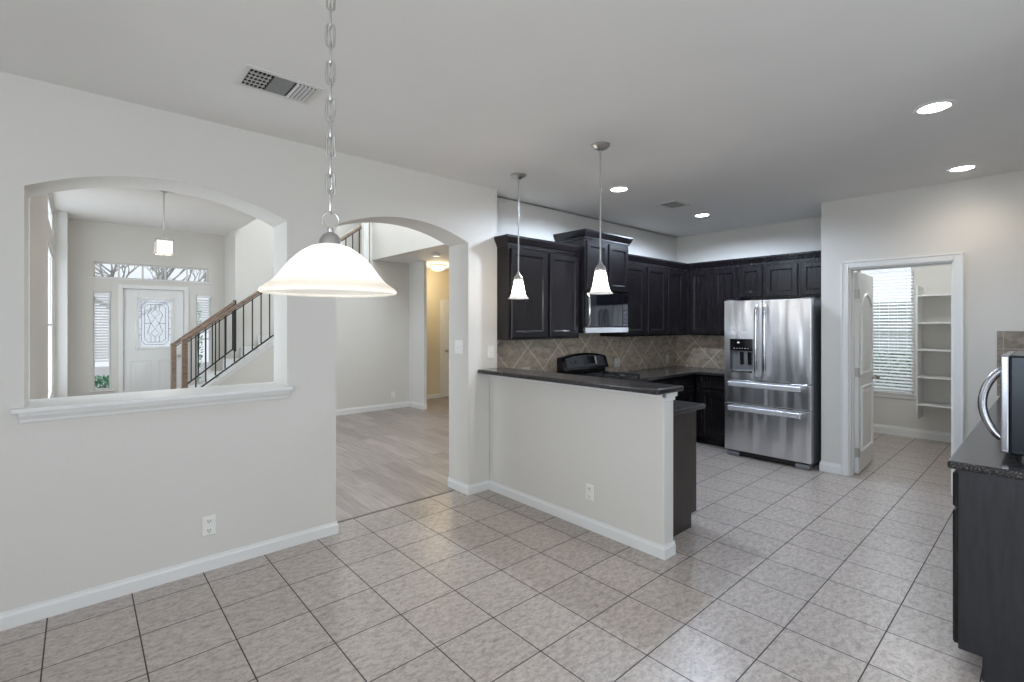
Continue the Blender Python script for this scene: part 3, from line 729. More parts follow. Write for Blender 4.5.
# ================================================================== FIXED FITTINGS
def outlet(label, loc, rz, kind='duplex', group=None, w=0.072, h=0.116, name='wall_outlet', rot=False):
    """plate in local coords facing -y"""
    t = thing(name, label, 'outlet' if name == 'wall_outlet' else 'switch', loc, rz, group)
    if rot: w, h = h, w
    MB().box(-w / 2, w / 2, -0.006, 0, -h / 2, h / 2).build('cover_plate', M['plate'], t, bevel=0.003)
    if kind == 'duplex':
        for s in (-1, 1):
            c = MB(); sl = MB()
            if rot:
                c.box(s * 0.028 - 0.016, s * 0.028 + 0.016, -0.0085, -0.0055, -0.017, 0.017)
                for d in (-0.007, 0.007): sl.box(s * 0.028 - 0.005, s * 0.028 + 0.005, -0.0095, -0.008, d - 0.0015, d + 0.0015)
            else:
                c.box(-0.017, 0.017, -0.0085, -0.0055, s * 0.028 - 0.016, s * 0.028 + 0.016)
                for d in (-0.007, 0.007): sl.box(d - 0.0018, d + 0.0018, -0.0095, -0.008, s * 0.028 - 0.003, s * 0.028 + 0.007)
                sl.cyl((0, -0.0095, s * 0.028 - 0.009), (0, -0.008, s * 0.028 - 0.009), 0.003, n=8)
            so = c.build('socket', M['plate'], t, bevel=0.003)
            sl.build('slot', M['slot'], so)
    else:
        n = kind
        for i in range(n):
            x = (i - (n - 1) / 2) * 0.046
            MB().prism([(-0.006, -0.018), (-0.011, -0.012), (-0.014, 0.010), (-0.006, 0.014)], 'x', x - 0.007, x + 0.007).build('toggle', M['plate'], t)
    return t
outlet('white wall outlet low on the long wall below the arched pass-through', (0.593, YL, 0.272), 0)
outlet('white wall outlet on the half wall of the peninsula', (XH0, 2.273, 0.272), -PI / 2)
outlet('white outlet turned sideways on the tile left of the range', (3.411, YR - 0.010, 1.028), 0, rot=True)
outlet('white outlet on the backsplash just right of the range', (4.96, YR - 0.010, 1.03), 0, w=0.105, h=0.105)
outlet('white outlet on the backsplash near the kitchen corner', (6.12, YR - 0.010, 1.015), 0)
outlet('white outlet on the backsplash beside the refrigerator', (XF - 0.010, 2.78, 1.02), -PI / 2)
outlet('small white outlet low on the far wall past the arched doorway', (4.175, YS, 0.24), 0)
outlet('white two-toggle switch plate on the jamb of the arched doorway', (2.558, 3.585, 1.295), -PI / 2, kind=2, w=0.118, h=0.118, name='light_switch')
outlet('white single switch plate on the wall end above the bar top', (2.812, YL, 1.245), 0, kind=1, name='light_switch')

def recessed(x, y, label, power, col=(0.68, 0.81, 1.0), cone=150, soft=0.8):
    t = thing('recessed_light', label, 'ceiling light', (x, y, H), 0, 'recessed can lights in the kitchen ceiling')
    MB().lathe([(0.070, -0.001), (0.073, -0.007), (0.092, -0.005), (0.097, 0.0)], 40).build('trim_ring', M['trim'], t, smooth=True)
    MB().lathe([(0.0, -0.003), (0.071, -0.003)], 40).build('lens', M['led'], t)
    d = bpy.data.lights.new('recessed_light_beam', 'SPOT'); d.energy = power; d.color = col; d.spot_size = math.radians(cone); d.spot_blend = soft; d.shadow_soft_size = 0.07
    o = bpy.data.objects.new('recessed_light_beam', d); COL.objects.link(o); o.location = (x, y, H - 0.03)
    return t
recessed(3.646, 0.468, 'round recessed ceiling light nearest the camera on the right, largest of the four', 62)
recessed(5.236, 0.503, 'round recessed ceiling light in front of the pantry wall', 11, (1, 0.86, 0.70))
recessed(3.699, 2.675, 'round recessed ceiling light just right of the bar pendants', 105, cone=172, soft=0.32)
recessed(5.283, 2.685, 'round recessed ceiling light beyond the kitchen vent', 100, cone=172, soft=0.32)

t = thing('added_pantry_light', 'added flush white glass light, unseen on the pantry ceiling', 'ceiling light', (6.95, 1.2, H))  # unseen fixture added to brighten the pantry
MB().lathe([(0.13, 0), (0.13, -0.02), (0.0, -0.02)], 32).build('base', M['trim'], t, smooth=True)
MB().lathe([(0.12, -0.02), (0.115, -0.05), (0.07, -0.085), (0.0, -0.095)], 32).build('lamp_shade', M['lantern_glow'], t, smooth=True)
d = bpy.data.lights.new('added_pantry_glow', 'POINT'); d.energy = 24; d.color = (0.90, 0.95, 1.0); d.shadow_soft_size = 0.1
o = bpy.data.objects.new('added_pantry_glow', d); COL.objects.link(o); o.location = (6.95, 1.2, 2.55)

# ceiling registers
def register(name, label, x, y, w, d, banks, cover=0.30):
    t = thing(name, label, 'air vent', (x, y, H), 0)
    f = MB(); b = 0.028
    f.box(-w / 2, w / 2, -d / 2, -d / 2 + b, -0.006, 0).box(-w / 2, w / 2, d / 2 - b, d / 2, -0.006, 0)
    f.box(-w / 2, -w / 2 + b, -d / 2 + b, d / 2 - b, -0.006, 0).box(w / 2 - b, w / 2, -d / 2 + b, d / 2 - b, -0.006, 0)
    f.build('frame', M['vent'], t, bevel=0.002)
    MB().box(-w / 2 + b, w / 2 - b, -d / 2 + b, d / 2 - b, -0.0012, -0.0002).build('duct_opening', M['duct'], t)
    x0 = -w / 2 + b; span = (w - 2 * b) / len(banks)
    for i, kind in enumerate(banks):
        a0, a1 = x0 + span * i + 0.004, x0 + span * (i + 1) - 0.004
        lv = MB()
        if kind == 'g':        # shallow egg-crate grid
            for q in range(6):
                xx = a0 + (a1 - a0) * q / 5; lv.box(xx - 0.0018, xx + 0.0018, -d / 2 + b, d / 2 - b, -0.0028, -0.0018)
            for q in range(1, 5):
                yy = -d / 2 + b + (d - 2 * b) * q / 5; lv.box(a0, a1, yy - 0.0018, yy + 0.0018, -0.0028, -0.0018)
        elif kind == 'x':        # louvres running along x
            n = max(4, int((d - 2 * b) / 0.016))
            for k_ in range(n):
                yy = -d / 2 + b + (d - 2 * b) * (k_ + 0.5) / n
                lv.add([(a0, yy + 0.003, -0.002), (a1, yy + 0.003, -0.002), (a1, yy - 0.003, -0.010), (a0, yy - 0.003, -0.010),
                        (a0, yy + 0.0045, -0.001), (a1, yy + 0.0045, -0.001), (a1, yy - 0.0015, -0.010), (a0, yy - 0.0015, -0.010)],
                       [(0, 1, 2, 3), (7, 6, 5, 4), (0, 4, 5, 1), (3, 2, 6, 7), (0, 3, 7, 4), (1, 5, 6, 2)])
        else:                  # louvres running along y, leaning one way or the other
            s = -1 if kind == 'l' else 1
            n = 5
            for k_ in range(n):
                xx = a0 + (a1 - a0) * (k_ + 0.5) / n; h_ = (a1 - a0) / n * (cover if kind == 'l' else 0.22)
                y0, y1 = -d / 2 + b, d / 2 - b
                lv.add([(xx - s * h_, y0, -0.002), (xx - s * h_, y1, -0.002), (xx + s * h_, y1, -0.013), (xx + s * h_, y0, -0.013),
                        (xx - s * h_ + 0.001, y0, -0.001), (xx - s * h_ + 0.001, y1, -0.001), (xx + s * h_ + 0.001, y1, -0.012), (xx + s * h_ + 0.001, y0, -0.012)],
                       [(0, 1, 2, 3), (7, 6, 5, 4), (0, 4, 5, 1), (3, 2, 6, 7), (0, 3, 7, 4), (1, 5, 6, 2)])
            if kind == 'l':
                for q in range(1, 5):
                    yy = -d / 2 + b + (d - 2 * b) * q / 5; lv.box(a0, a1, yy - 0.004, yy + 0.004, -0.007, -0.002)
        lv.build('louvres', M['vent'], t)
    return t
register('ceiling_vent', 'white three-way ceiling vent beside the hanging chain', 0.778, 2.69, 0.37, 0.25, ['l', 'x', 'r'])
register('ceiling_vent', 'small ceiling vent between the kitchen recessed lights', 4.60, 2.645, 0.30, 0.22, ['g', 'g'])

# ---- pendants
def bar_pendant(x, y, label):
    t = thing('bar_pendant', label, 'pendant lamp', (x, y, H), 0, 'bell glass pendants over the bar')
    MB().lathe([(0.066, 0.0), (0.066, -0.006), (0.058, -0.014), (0.030, -0.030), (0.012, -0.038), (0.0, -0.038)], 36).build('canopy', M['nickel'], t, smooth=True)
    MB().cyl((0, 0, -0.035), (0, 0, 1.92 - H), 0.0055, n=12).build('rod', M['nickel'], t, smooth=True)
    MB().lathe([(0.0, 1.935 - H), (0.010, 1.932 - H), (0.016, 1.915 - H), (0.034, 1.893 - H), (0.040, 1.876 - H), (0.038, 1.868 - H), (0.0, 1.868 - H)], 30).build('socket_cup', M['nickel'], t, smooth=True)
    b = 1.712 - H; hh = 0.160
    prof = [(0.034, 1.0), (0.039, 0.90), (0.043, 0.72), (0.050, 0.48), (0.059, 0.25), (0.070, 0.10), (0.084, 0.02), (0.088, 0.0)]
    out = [(r, b + q * hh) for r, q in prof]
    MB().lathe(out, 36, caps=False).build('lamp_shade', M['shade_small'], t, smooth=True)
    MB().lathe([(0, 0.03), (0.015, 0.03), (0.016, 0.0), (0.012, -0.01), (0.0, -0.01)], 20, c=(0, 0, 1.838 - H)).build('bulb_socket', M['plate'], t, smooth=True)
    d = bpy.data.lights.new('pendant_glow', 'POINT'); d.energy = 8.5; d.color = (1, 0.93, 0.84); d.shadow_soft_size = 0.022
    o = bpy.data.objects.new('pendant_glow', d); COL.objects.link(o); o.location = (x, y, 1.795)
bar_pendant(2.728, 2.98, 'bell glass bar pendant hanging nearer the wall, left of the pair')
bar_pendant(2.695, 2.104, 'bell glass bar pendant hanging in front of the microwave, right of the pair')

# dining pendant on a chain
px_, py_ = 0.580, 1.493
t = thing('dining_pendant', 'large white glass bowl pendant hanging from a long nickel chain', 'pendant lamp', (px_, py_, H))
MB().lathe([(0.065, 0.0), (0.065, -0.008), (0.05, -0.02), (0.015, -0.035), (0.0, -0.036)], 36).build('canopy', M['nickel'], t, smooth=True)
zt = 1.848 - H
link = []; r_w = 0.0033; L2, W2 = 0.034, 0.0115
for i in range(18): link.append(None)
ch_top = -0.035
pitch = 0.0560
n = int((ch_top - zt) / pitch)
pitch = (ch_top - zt) / n
for i in range(n):
    zc_ = zt + pitch * (i + 0.5); pts = []
    for k_ in range(20):
        a = 2 * PI * k_ / 20
        ca, sa = math.cos(a), math.sin(a)
        lx = W2 * ca * (1.0 if abs(ca) > 0.3 else 1.0); lz = sa * W2 + (L2 - W2 + 0.002) * (1 if sa > 0 else -1) if abs(sa) > 1e-6 else 0
        pts.append((lx, 0, zc_ + lz) if i % 2 else (0, lx, zc_ + lz))
    MB().tube(pts, r_w, 6, True).build('chain_link', M['nickel'], t, smooth=True).rotation_euler = (0, 0, -0.37)
MB().tube([(0.004 * math.sin(q * 1.9), 0.004 * math.cos(q * 1.9), zt + (ch_top - zt) * q / 40) for q in range(41)], 0.0014, 6).build('cord', M['nickel'], t, smooth=True)
R_ = 0.024
ring = [(R_ * math.cos(2 * PI * q / 28), 0, 1.822 - H + R_ * math.sin(2 * PI * q / 28)) for q in range(28)]
MB().tube(ring, 0.0028, 8, True).build('loop', M['nickel'], t, smooth=True).rotation_euler = (0, 0, -0.37)
MB().lathe([(0.0, 1.800 - H), (0.008, 1.799 - H), (0.010, 1.790 - H), (0.008, 1.784 - H), (0.022, 1.776 - H), (0.032, 1.760 - H), (0.036, 1.742 - H), (0.036, 1.735 - H), (0.0, 1.735 - H)], 36).build('socket_cup', M['nickel'], t, smooth=True)
prof = [(0.034, 1.745), (0.058, 1.737), (0.081, 1.723), (0.100, 1.707), (0.115, 1.692), (0.127, 1.677), (0.138, 1.662), (0.151, 1.645), (0.166, 1.629), (0.182, 1.617), (0.194, 1.609), (0.199, 1.602), (0.198, 1.597), (0.193, 1.594)]
out = [(r, z - H) for r, z in prof]
MB().lathe(out, 72, caps=False).build('lamp_shade', M['shade'], t, smooth=True)
MB().lathe([(0, 0.02), (0.016, 0.02), (0.018, 0.0), (0.014, -0.012), (0.0, -0.012)], 20, c=(0, 0, 1.712 - H)).build('bulb_socket', M['plate'], t, smooth=True)
d = bpy.data.lights.new('dining_pendant_glow', 'POINT'); d.energy = 3.2; d.color = (1, 0.92, 0.80); d.shadow_soft_size = 0.036
o = bpy.data.objects.new('dining_pendant_glow', d); COL.objects.link(o); o.location = (px_, py_, 1.655)

# entry lantern
lx_, ly_ = 0.737, 6.9
t = thing('entry_lantern', 'small glass lantern hanging on a rod in the entry', 'pendant lamp', (lx_, ly_, HF))
MB().lathe([(0.05, 0), (0.05, -0.01), (0.02, -0.03), (0.0, -0.03)], 24).build('canopy', M['nickel'], t, smooth=True)
zb, zt2, hw = 2.315 - HF, 2.475 - HF, 0.082
MB().cyl((0, 0, -0.025), (0, 0, zt2 + 0.06), 0.006, n=8).build('rod', M['nickel'], t)
f = MB()
for sx in (-1, 1):
    for sy in (-1, 1):
        f.box(sx * hw - 0.005, sx * hw + 0.005, sy * hw - 0.005, sy * hw + 0.005, zb, zt2)
        f.tube([(sx * hw, sy * hw, zt2), (sx * 0.02, sy * 0.02, zt2 + 0.035), (0, 0, zt2 + 0.07)], 0.004, 6)
for z in (zb, zt2):
    for s in (-1, 1):
        f.box(-hw, hw, s * hw - 0.005, s * hw + 0.005, z - 0.005, z + 0.005).box(s * hw - 0.005, s * hw + 0.005, -hw, hw, z - 0.005, z + 0.005)
f.cyl((0, 0, zb - 0.005), (0, 0, zb - 0.035), 0.008, n=8).box(-hw, hw, -0.004, 0.004, zb - 0.004, zb + 0.004)
f.build('cage', M['nickel'], t)
MB().box(-hw + 0.008, hw - 0.008, -hw + 0.008, hw - 0.008, zb + 0.012, zt2 - 0.012).build('glass', M['lantern_glow'], t, bevel=0.004)
d = bpy.data.lights.new('entry_lantern_glow', 'POINT'); d.energy = 6; d.color = (1, 0.88, 0.74); d.shadow_soft_size = 0.1
o = bpy.data.objects.new('entry_lantern_glow', d); COL.objects.link(o); o.location = (lx_, ly_, 2.2)

# hall flush light
t = thing('hall_ceiling_light', 'round flush glass ceiling light in the warm back hall', 'ceiling light', (5.02, 7.72, HS))
MB().lathe([(0.150, 0), (0.152, -0.02), (0.135, -0.03), (0.0, -0.03)], 40).build('base', M['nickel'], t, smooth=True)
MB().lathe([(0.142, -0.030), (0.138, -0.05), (0.11, -0.082), (0.06, -0.102), (0.0, -0.108)], 40).build('lamp_shade', M['hall_bowl'], t, smooth=True)
d = bpy.data.lights.new('hall_light_glow', 'POINT'); d.energy = 17; d.color = (1, 0.82, 0.55); d.shadow_soft_size = 0.1
o = bpy.data.objects.new('hall_light_glow', d); COL.objects.link(o); o.location = (5.02, 7.72, 2.38)
sd = MB().lathe([(0.065, 0), (0.066, -0.02), (0.05, -0.034), (0.0, -0.036)], 32).build('smoke_detector', M['plate'], smooth=True)
sd.location = (4.22, 6.54, HS); tag(sd, 'white round smoke detector on the lowered ceiling beyond the arched doorway', 'smoke detector')

# ================================================================== STAIR RAILINGS
def railing(label, y, x0, x1, z_of, drop, n, newel_h, end_post, group):
    t = thing('stair_railing', label, 'railing', (x0, y, 0), 0, group)
    def lx(x): return x - x0
    # handrail
    a = z_of(x0); b = z_of(x1); L = x1 - x0
    MB().prism([(0, a - 0.03), (L, b - 0.03), (L, b + 0.03), (0, a + 0.03)], 'y', -0.035, 0.035).build('handrail', M['rail'], t, bevel=0.012, seg=3)
    MB().prism([(0.02, a - 0.045), (L, b - 0.06 + 0.015), (L, b - 0.03), (0.02, a - 0.03)], 'y', -0.012, 0.012).build('top_channel', M['iron'], t)
    MB().prism([(0.03, a - drop - 0.012), (L, b - drop - 0.012), (L, b - drop + 0.012), (0.03, a - drop + 0.012)], 'y', -0.011, 0.011).build('bottom_rail', M['iron'], t)
    nw = MB().box(-0.034, 0.034, -0.034, 0.034, newel_h, a + 0.01)
    nw.build('newel_post', M['rail'], t, bevel=0.006)
    MB().prism([(-0.04, a - 0.01), (0.04, a + 0.03), (0.04, a + 0.04), (-0.04, a + 0.01)], 'y', -0.04, 0.04).build('newel_cap', M['rail'], t, bevel=0.004)
    for i in range(n):
        x = 0.13 + (L - 0.16) * i / (n - 1)
        za = a + (b - a) * x / L
        MB().box(x - 0.0075, x + 0.0075, -0.0075, 0.0075, za - drop, za - 0.035).build('baluster', M['iron'], t)
    if end_post: MB().box(L - 0.02, L + 0.02, -0.02, 0.02, b - drop - 0.06, b + 0.035).build('end_post', M['iron'], t)
    return t
railing('brown handrail with dark balusters on the near side of the stairs', YS + 0.05, 1.075, 3.60, rail_z, 0.785, 21, 0.0, False, None)
railing('short brown handrail with dark balusters on the far side of the stairs', 8.83, 1.06, 1.875, lambda x: 1.20 + 0.80 * (x - 1.06), 0.73, 8, 0.385, True, None)
t = thing('newel_post', 'white square newel post at the top of the near stair railing', 'post', (3.676, YS + 0.05, 2.44))
MB().box(-0.045, 0.045, -0.045, 0.045, -0.03, 0.95).build('shaft', M['trim'], t, bevel=0.004)
MB().box(-0.055, 0.055, -0.055, 0.055, 0.95, 0.99).build('cap', M['trim'], t, bevel=0.004)

# ================================================================== KITCHEN CABINETS
def cabinet_upper(label, loc, rz, w, d, z0, z1, doors, crown=0.09, group='espresso wall cabinets', stile=0.04, crown_ends=(0, 0)):
    """back left corner at loc; local front is -y; doors = list of (x0, x1)"""
    t = thing('wall_cabinet', label, 'cabinet', loc, rz, group)
    MB().box(0, w, -d, 0, z0, z1).build('body', M['espresso'], t, bevel=0.002)
    for a, b in doors:
        MB().panel(a, b, z0 + 0.018, z1 - 0.022, -d - 0.020, -d, rail=0.055).build('door', M['espresso'], t)
    if crown:
        pr_ = [(0.0, 0.0), (-0.012, 0.0), (-0.012, 0.018), (-0.020, 0.026), (-0.038, 0.062), (-0.042, 0.072), (-0.042, crown), (0.0, crown)]
        m_ = MB(); e0, e1 = crown_ends
        vs = []
        n_ = len(pr_)
        # mitred front run, with returns on open ends
        for x, sgn, open_ in ((0, -1, e0), (w, 1, e1)):
            for q, z in pr_: vs.append((x + (sgn * -q if open_ else 0), -d + q, z1 + z))
        fs = [(i, (i + 1) % n_, (i + 1) % n_ + n_, i + n_) for i in range(n_)]
        fs += [tuple(range(n_)), tuple(range(2 * n_ - 1, n_ - 1, -1))]
        m_.add(vs, fs)
        for x, sgn, open_ in ((0, -1, e0), (w, 1, e1)):
            if not open_: continue
            vs = [(x + sgn * -q, -d + q, z1 + z) for q, z in pr_] + [(x + sgn * -q, 0, z1 + z) for q, z in pr_]
            m_.add(vs, fs)
        m_.build('crown_moulding', M['espresso'], t)
    return t
Z0, Z1 = 1.356, 2.215
# range wall (front faces -Y, local x = world X)
cabinet_upper('espresso wall cabinet with two tall doors left of the microwave', (2.892, YR - 0.001, 0), 0, 0.975, 0.327, Z0, Z1, [(0.028, 0.494), (0.530, 0.962)], crown_ends=(1, 0))
cabinet_upper('taller espresso wall cabinet raised above the microwave', (3.868, YR - 0.001, 0), 0, 0.760, 0.405, 1.842, 2.385, [(0.022, 0.362), (0.392, 0.738)], crown=0.085, crown_ends=(1, 1))
cabinet_upper('narrow one-door espresso wall cabinet just right of the microwave', (4.629, YR - 0.001, 0), 0, 0.45, 0.327, Z0, Z1, [(0.04, 0.420)])
cabinet_upper('espresso wall cabinet with two doors running into the kitchen corner', (5.080, YR - 0.001, 0), 0, 1.308, 0.327, Z0, Z1, [(0.045, 0.445), (0.498, 0.872)])
# fridge wall (front faces -X; local x = -world Y)
cabinet_upper('tall two-door espresso wall cabinet between the corner and the refrigerator', (XF - 0.001, YR - 0.330, 0), -PI / 2, 0.692, 0.327, Z0, Z1, [(0.055, 0.335), (0.376, 0.675)])
cabinet_upper('short one-door espresso cabinet above the left side of the refrigerator', (XF - 0.001, 2.604, 0), -PI / 2, 0.292, 0.327, 1.808, Z1, [(0.014, 0.276)])
cabinet_upper('short wide espresso cabinet above the right side of the refrigerator', (XF - 0.001, 2.311, 0), -PI / 2, 0.70, 0.327, 1.808, Z1, [(0.018, 0.365), (0.395, 0.675)])

def cabinet_base(label, loc, rz, w, d, cols, z1=0.874, toe=0.10, panel_mat='espresso', drawer=True, group='espresso base cabinets', door_z=None):
    t = thing('base_cabinet', label, 'cabinet', loc, rz, group)
    b = MB().prism([(0, 0), (0, z1), (-d, z1), (-d, toe), (-d + 0.075, toe), (-d + 0.075, 0)], 'x', 0, w)
    b.build('body', M[panel_mat], t, bevel=0.002)
    for a, e in cols:
        if drawer:
            dr = MB().panel(a, e, 0.705, 0.855, -d - 0.020, -d, rail=0.03, depth=0.004).build('drawer', M['espresso'], t)
            MB().panel(a, e, toe + 0.012, 0.690, -d - 0.020, -d, rail=0.058).build('door', M['espresso'], t)
        else:
            MB().panel(a, e, toe + 0.012, 0.855, -d - 0.020, -d, rail=0.058).build('door', M['espresso'], t)
    return t
DB = 0.60
cabinet_base('espresso base cabinet under the counter left of the range', (2.912, YR - 0.001, 0), 0, 0.95, DB, [(0.66, 0.93)])
cabinet_base('espresso drawer and door base cabinet right of the range', (4.652, YR - 0.001, 0), 0, 1.10, DB, [(0.03, 0.53), (0.56, 1.06)])
cabinet_base('dark base cabinet with drawer and door next to the refrigerator', (XF - 0.001, YR - 0.001, 0), -PI / 2, 1.055, DB, [(0.66, 1.035)])
# peninsula run behind the half wall, fronts facing +X
cabinet_base('brown end-panelled base cabinet behind the half wall of the peninsula', (XH1 + 0.001, 1.80, 0), PI / 2, 1.20, 0.545, [(0.03, 0.58), (0.62, 1.17)], panel_mat='espresso_end')

def slab(name, label, mb, mat='granite', bevel=0.010):
    o = mb.build(name, M[mat], bevel=bevel, seg=3)
    return tag(o, label, 'countertop')
slab('bar_counter', 'raised dark granite bar top on the half wall', MB().box(2.655, 2.968, 1.632, YL - 0.002, 1.062, 1.097))
mb = MB().box(2.912, 3.866, 3.003, YR - 0.012, 0.876, 0.910)
mb.box(2.912, 3.474, 1.735, 3.003, 0.876, 0.910)
slab('countertop', 'lower dark granite counter on the kitchen side of the peninsula', mb, bevel=0.008)
mb = MB().prism([(4.652, YR - 0.012), (4.652, 2.985), (5.752, 2.985), (5.752, 2.565), (XF - 0.012, 2.565), (XF - 0.012, YR - 0.012)], 'z', 0.876, 0.910)
slab('countertop', 'dark granite corner counter between the range and the refrigerator', mb, bevel=0.008)

# ---- range
rx0, rx1, ry0, ry1 = 3.872, 4.646, 2.965, YR - 0.015
t = thing('kitchen_range', 'black gas range with a curved back panel behind the bar', 'stove', ((rx0 + rx1) / 2, ry1, 0))
hw_ = (rx1 - rx0) / 2; dp = ry1 - ry0
MB().box(-hw_, hw_, -dp + 0.03, 0, 0.03, 0.895).build('body', M['black'], t, bevel=0.003)
MB().box(-hw_, hw_, -dp, -0.005, 0.895, 0.915).build('cooktop', M['black'], t, bevel=0.006)
od = MB().box(-hw_ + 0.005, hw_ - 0.005, -dp, -dp + 0.03, 0.25, 0.77).build('oven_door', M['black'], t, bevel=0.006)
MB().box(-hw_ + 0.12, hw_ - 0.12, -dp - 0.002, -dp, 0.36, 0.62).build('oven_window', M['blackglass'], od)
hb = MB().cyl((-hw_ + 0.06, -dp - 0.045, 0.72), (hw_ - 0.06, -dp - 0.045, 0.72), 0.011, n=12)
for s in (-1, 1): hb.cyl((s * (hw_ - 0.09), -dp, 0.72), (s * (hw_ - 0.09), -dp - 0.045, 0.72), 0.008, n=10)
hb.build('handle', M['steel_trim'], od, smooth=True)
MB().box(-hw_ + 0.005, hw_ - 0.005, -dp + 0.005, -dp + 0.03, 0.06, 0.24).build('drawer', M['black'], t, bevel=0.005)
for i in range(5):
    x = (i - 2) * 0.14
    MB().cyl((x, -dp + 0.012, 0.835), (x, -dp - 0.03, 0.835), 0.022, 0.019, n=20).build('knob', M['black'], t, smooth=True)
MB().box(-hw_, hw_, -dp + 0.01, -dp + 0.03, 0.78, 0.893).build('control_panel', M['black'], t, bevel=0.004)
# grates and burners
for gx in (-0.19, 0.19):
    g = MB()
    for s in (-1, 1):
        g.box(gx - 0.17, gx + 0.17, -0.32 + s * 0.23 - 0.006, -0.32 + s * 0.23 + 0.006, 0.934, 0.950)
        g.box(gx + s * 0.165 - 0.006, gx + s * 0.165 + 0.006, -0.55, -0.09, 0.934, 0.950)
        for e in (-1, 1): g.box(gx + s * 0.16 - 0.008, gx + s * 0.16 + 0.008, -0.32 + e * 0.22 - 0.008, -0.32 + e * 0.22 + 0.008, 0.915, 0.940)
    g.box(gx - 0.165, gx + 0.165, -0.326, -0.314, 0.936, 0.950)
    for yc in (-0.20, -0.44):
        g.box(gx - 0.165, gx - 0.045, yc - 0.005, yc + 0.005, 0.936, 0.952).box(gx + 0.045, gx + 0.165, yc - 0.005, yc + 0.005, 0.936, 0.952)
        g.box(gx - 0.005, gx + 0.005, yc - 0.12, yc - 0.045, 0.936, 0.952).box(gx - 0.005, gx + 0.005, yc + 0.045, yc + 0.12, 0.936, 0.952)
    g.build('grate', M['blackmatte'], t, bevel=0.002)
    for yc in (-0.20, -0.44):
        MB().lathe([(0.0, 0.932), (0.036, 0.932), (0.040, 0.926), (0.040, 0.922), (0.055, 0.918), (0.055, 0.9145), (0.0, 0.9145)], 24, c=(gx, yc, 0)).build('burner', M['blackmatte'], t, smooth=True)
# back panel: vent base plus bowed, leaning control face
nx = 16; vs = []; fs = []
for i in range(nx + 1):
    u = -1 + 2 * i / nx; x = hw_ * u
    zt_ = 1.135 + 0.040 * (1 - u * u)
    vs += [(x, 0, 0.915), (x, -0.055, 0.915), (x, -0.060, 0.985), (x, -0.105, 1.000), (x, -0.098, 1.022), (x, -0.066, zt_ - 0.016), (x, -0.050, zt_), (x, 0, zt_)]
for i in range(nx):
    for q in range(8): fs.append((i * 8 + q, i * 8 + (q + 1) % 8, (i + 1) * 8 + (q + 1) % 8, (i + 1) * 8 + q))
fs += [tuple(range(8)), tuple(range(nx * 8 + 7, nx * 8 - 1, -1))]
bgd = MB().add(vs, fs).build('backguard', M['black'], t, smooth=True)
def leaning(x0, x1, q0, q1, off):
    """patch lying on the bowed, leaning control face"""
    n_ = max(1, int((x1 - x0) / 0.05)); vs = []; fs = []
    for o_ in (off, -0.004):
        for i in range(n_ + 1):
            x = x0 + (x1 - x0) * i / n_; u = x / hw_
            a = Vector((0, -0.098, 1.022)); b = Vector((0, -0.066, 1.135 + 0.040 * (1 - u * u) - 0.016))
            nrm = Vector((0, -(b.z - a.z), b.y - a.y)).normalized()
            for q in (q0, q1):
                c_ = a + (b - a) * q + nrm * o_; vs.append((x, c_.y, c_.z))
    k_ = 2 * (n_ + 1)
    for i in range(n_):
        a_ = 2 * i
        fs += [(a_, a_ + 2, a_ + 3, a_ + 1), (k_ + a_, k_ + a_ + 1, k_ + a_ + 3, k_ + a_ + 2), (a_, k_ + a_, k_ + a_ + 2, a_ + 2), (a_ + 1, a_ + 3, k_ + a_ + 3, k_ + a_ + 1)]
    fs += [(0, 1, k_ + 1, k_), (k_ - 2, 2 * k_ - 2, 2 * k_ - 1, k_ - 1)]
    return MB().add(vs, fs)
M['panel_grey'] = plain('grey_control_face', srgb(92, 94, 100), 0.32, 0.5, var=0.05, vscale=20)
leaning(-hw_ + 0.06, hw_ - 0.05, 0.04, 0.96, 0.002).build('control_face', M['panel_grey'], bgd)
leaning(-0.04, 0.155, 0.22, 0.86, 0.0035).build('display', M['screen'], bgd)
leaning(0.165, 0.185, 0.20, 0.86, 0.004).build('pale_strip', M['plate'], bgd)  # thin pale strip right of the display
for x in (-0.27, -0.2): leaning(x, x + 0.03, 0.35, 0.62, 0.004).build('button', M['black'], bgd)

# ---- over-the-range microwave
t = thing('microwave', 'black microwave with steel strip mounted under the raised cabinet over the range', 'microwave', (3.870, YR - 0.001, 1.405), 0)
w_, d_, h_ = 0.756, 0.385, 0.435
MB().box(0, w_, -d_, 0, 0.02, h_).build('body', M['black'], t, bevel=0.003)
md = MB().box(0.004, w_ - 0.118, -d_ - 0.028, -d_, 0.066, h_ - 0.004).build('door', M['blackglass'], t, bevel=0.005)
hb = MB().tube([(0.030, -d_ - 0.028, 0.075), (0.020, -d_ - 0.060, 0.11), (0.016, -d_ - 0.072, 0.24), (0.020, -d_ - 0.060, 0.37), (0.030, -d_ - 0.028, 0.41)], 0.014, 10)
hb.build('handle', M['steel_trim'], md, smooth=True)
cp = MB().box(w_ - 0.114, w_ - 0.003, -d_ - 0.026, -d_, 0.066, h_ - 0.004).build('control_panel', M['blackglass'], t, bevel=0.004)
for r in range(4):
    for c_ in range(2):
        MB().box(w_ - 0.092 + c_ * 0.036, w_ - 0.068 + c_ * 0.036, -d_ - 0.028, -d_ - 0.025, 0.10 + r * 0.045, 0.125 + r * 0.045).build('button', M['panel_grey'], cp)
MB().box(0.004, w_ - 0.003, -d_ - 0.026, -d_, 0.004, 0.062).build('bottom_strip', M['steel_trim'], t, bevel=0.003)
MB().box(0.03, w_ - 0.03, -d_ + 0.02, -0.03, 0.0, 0.02).build('filter', M['blackmatte'], t)

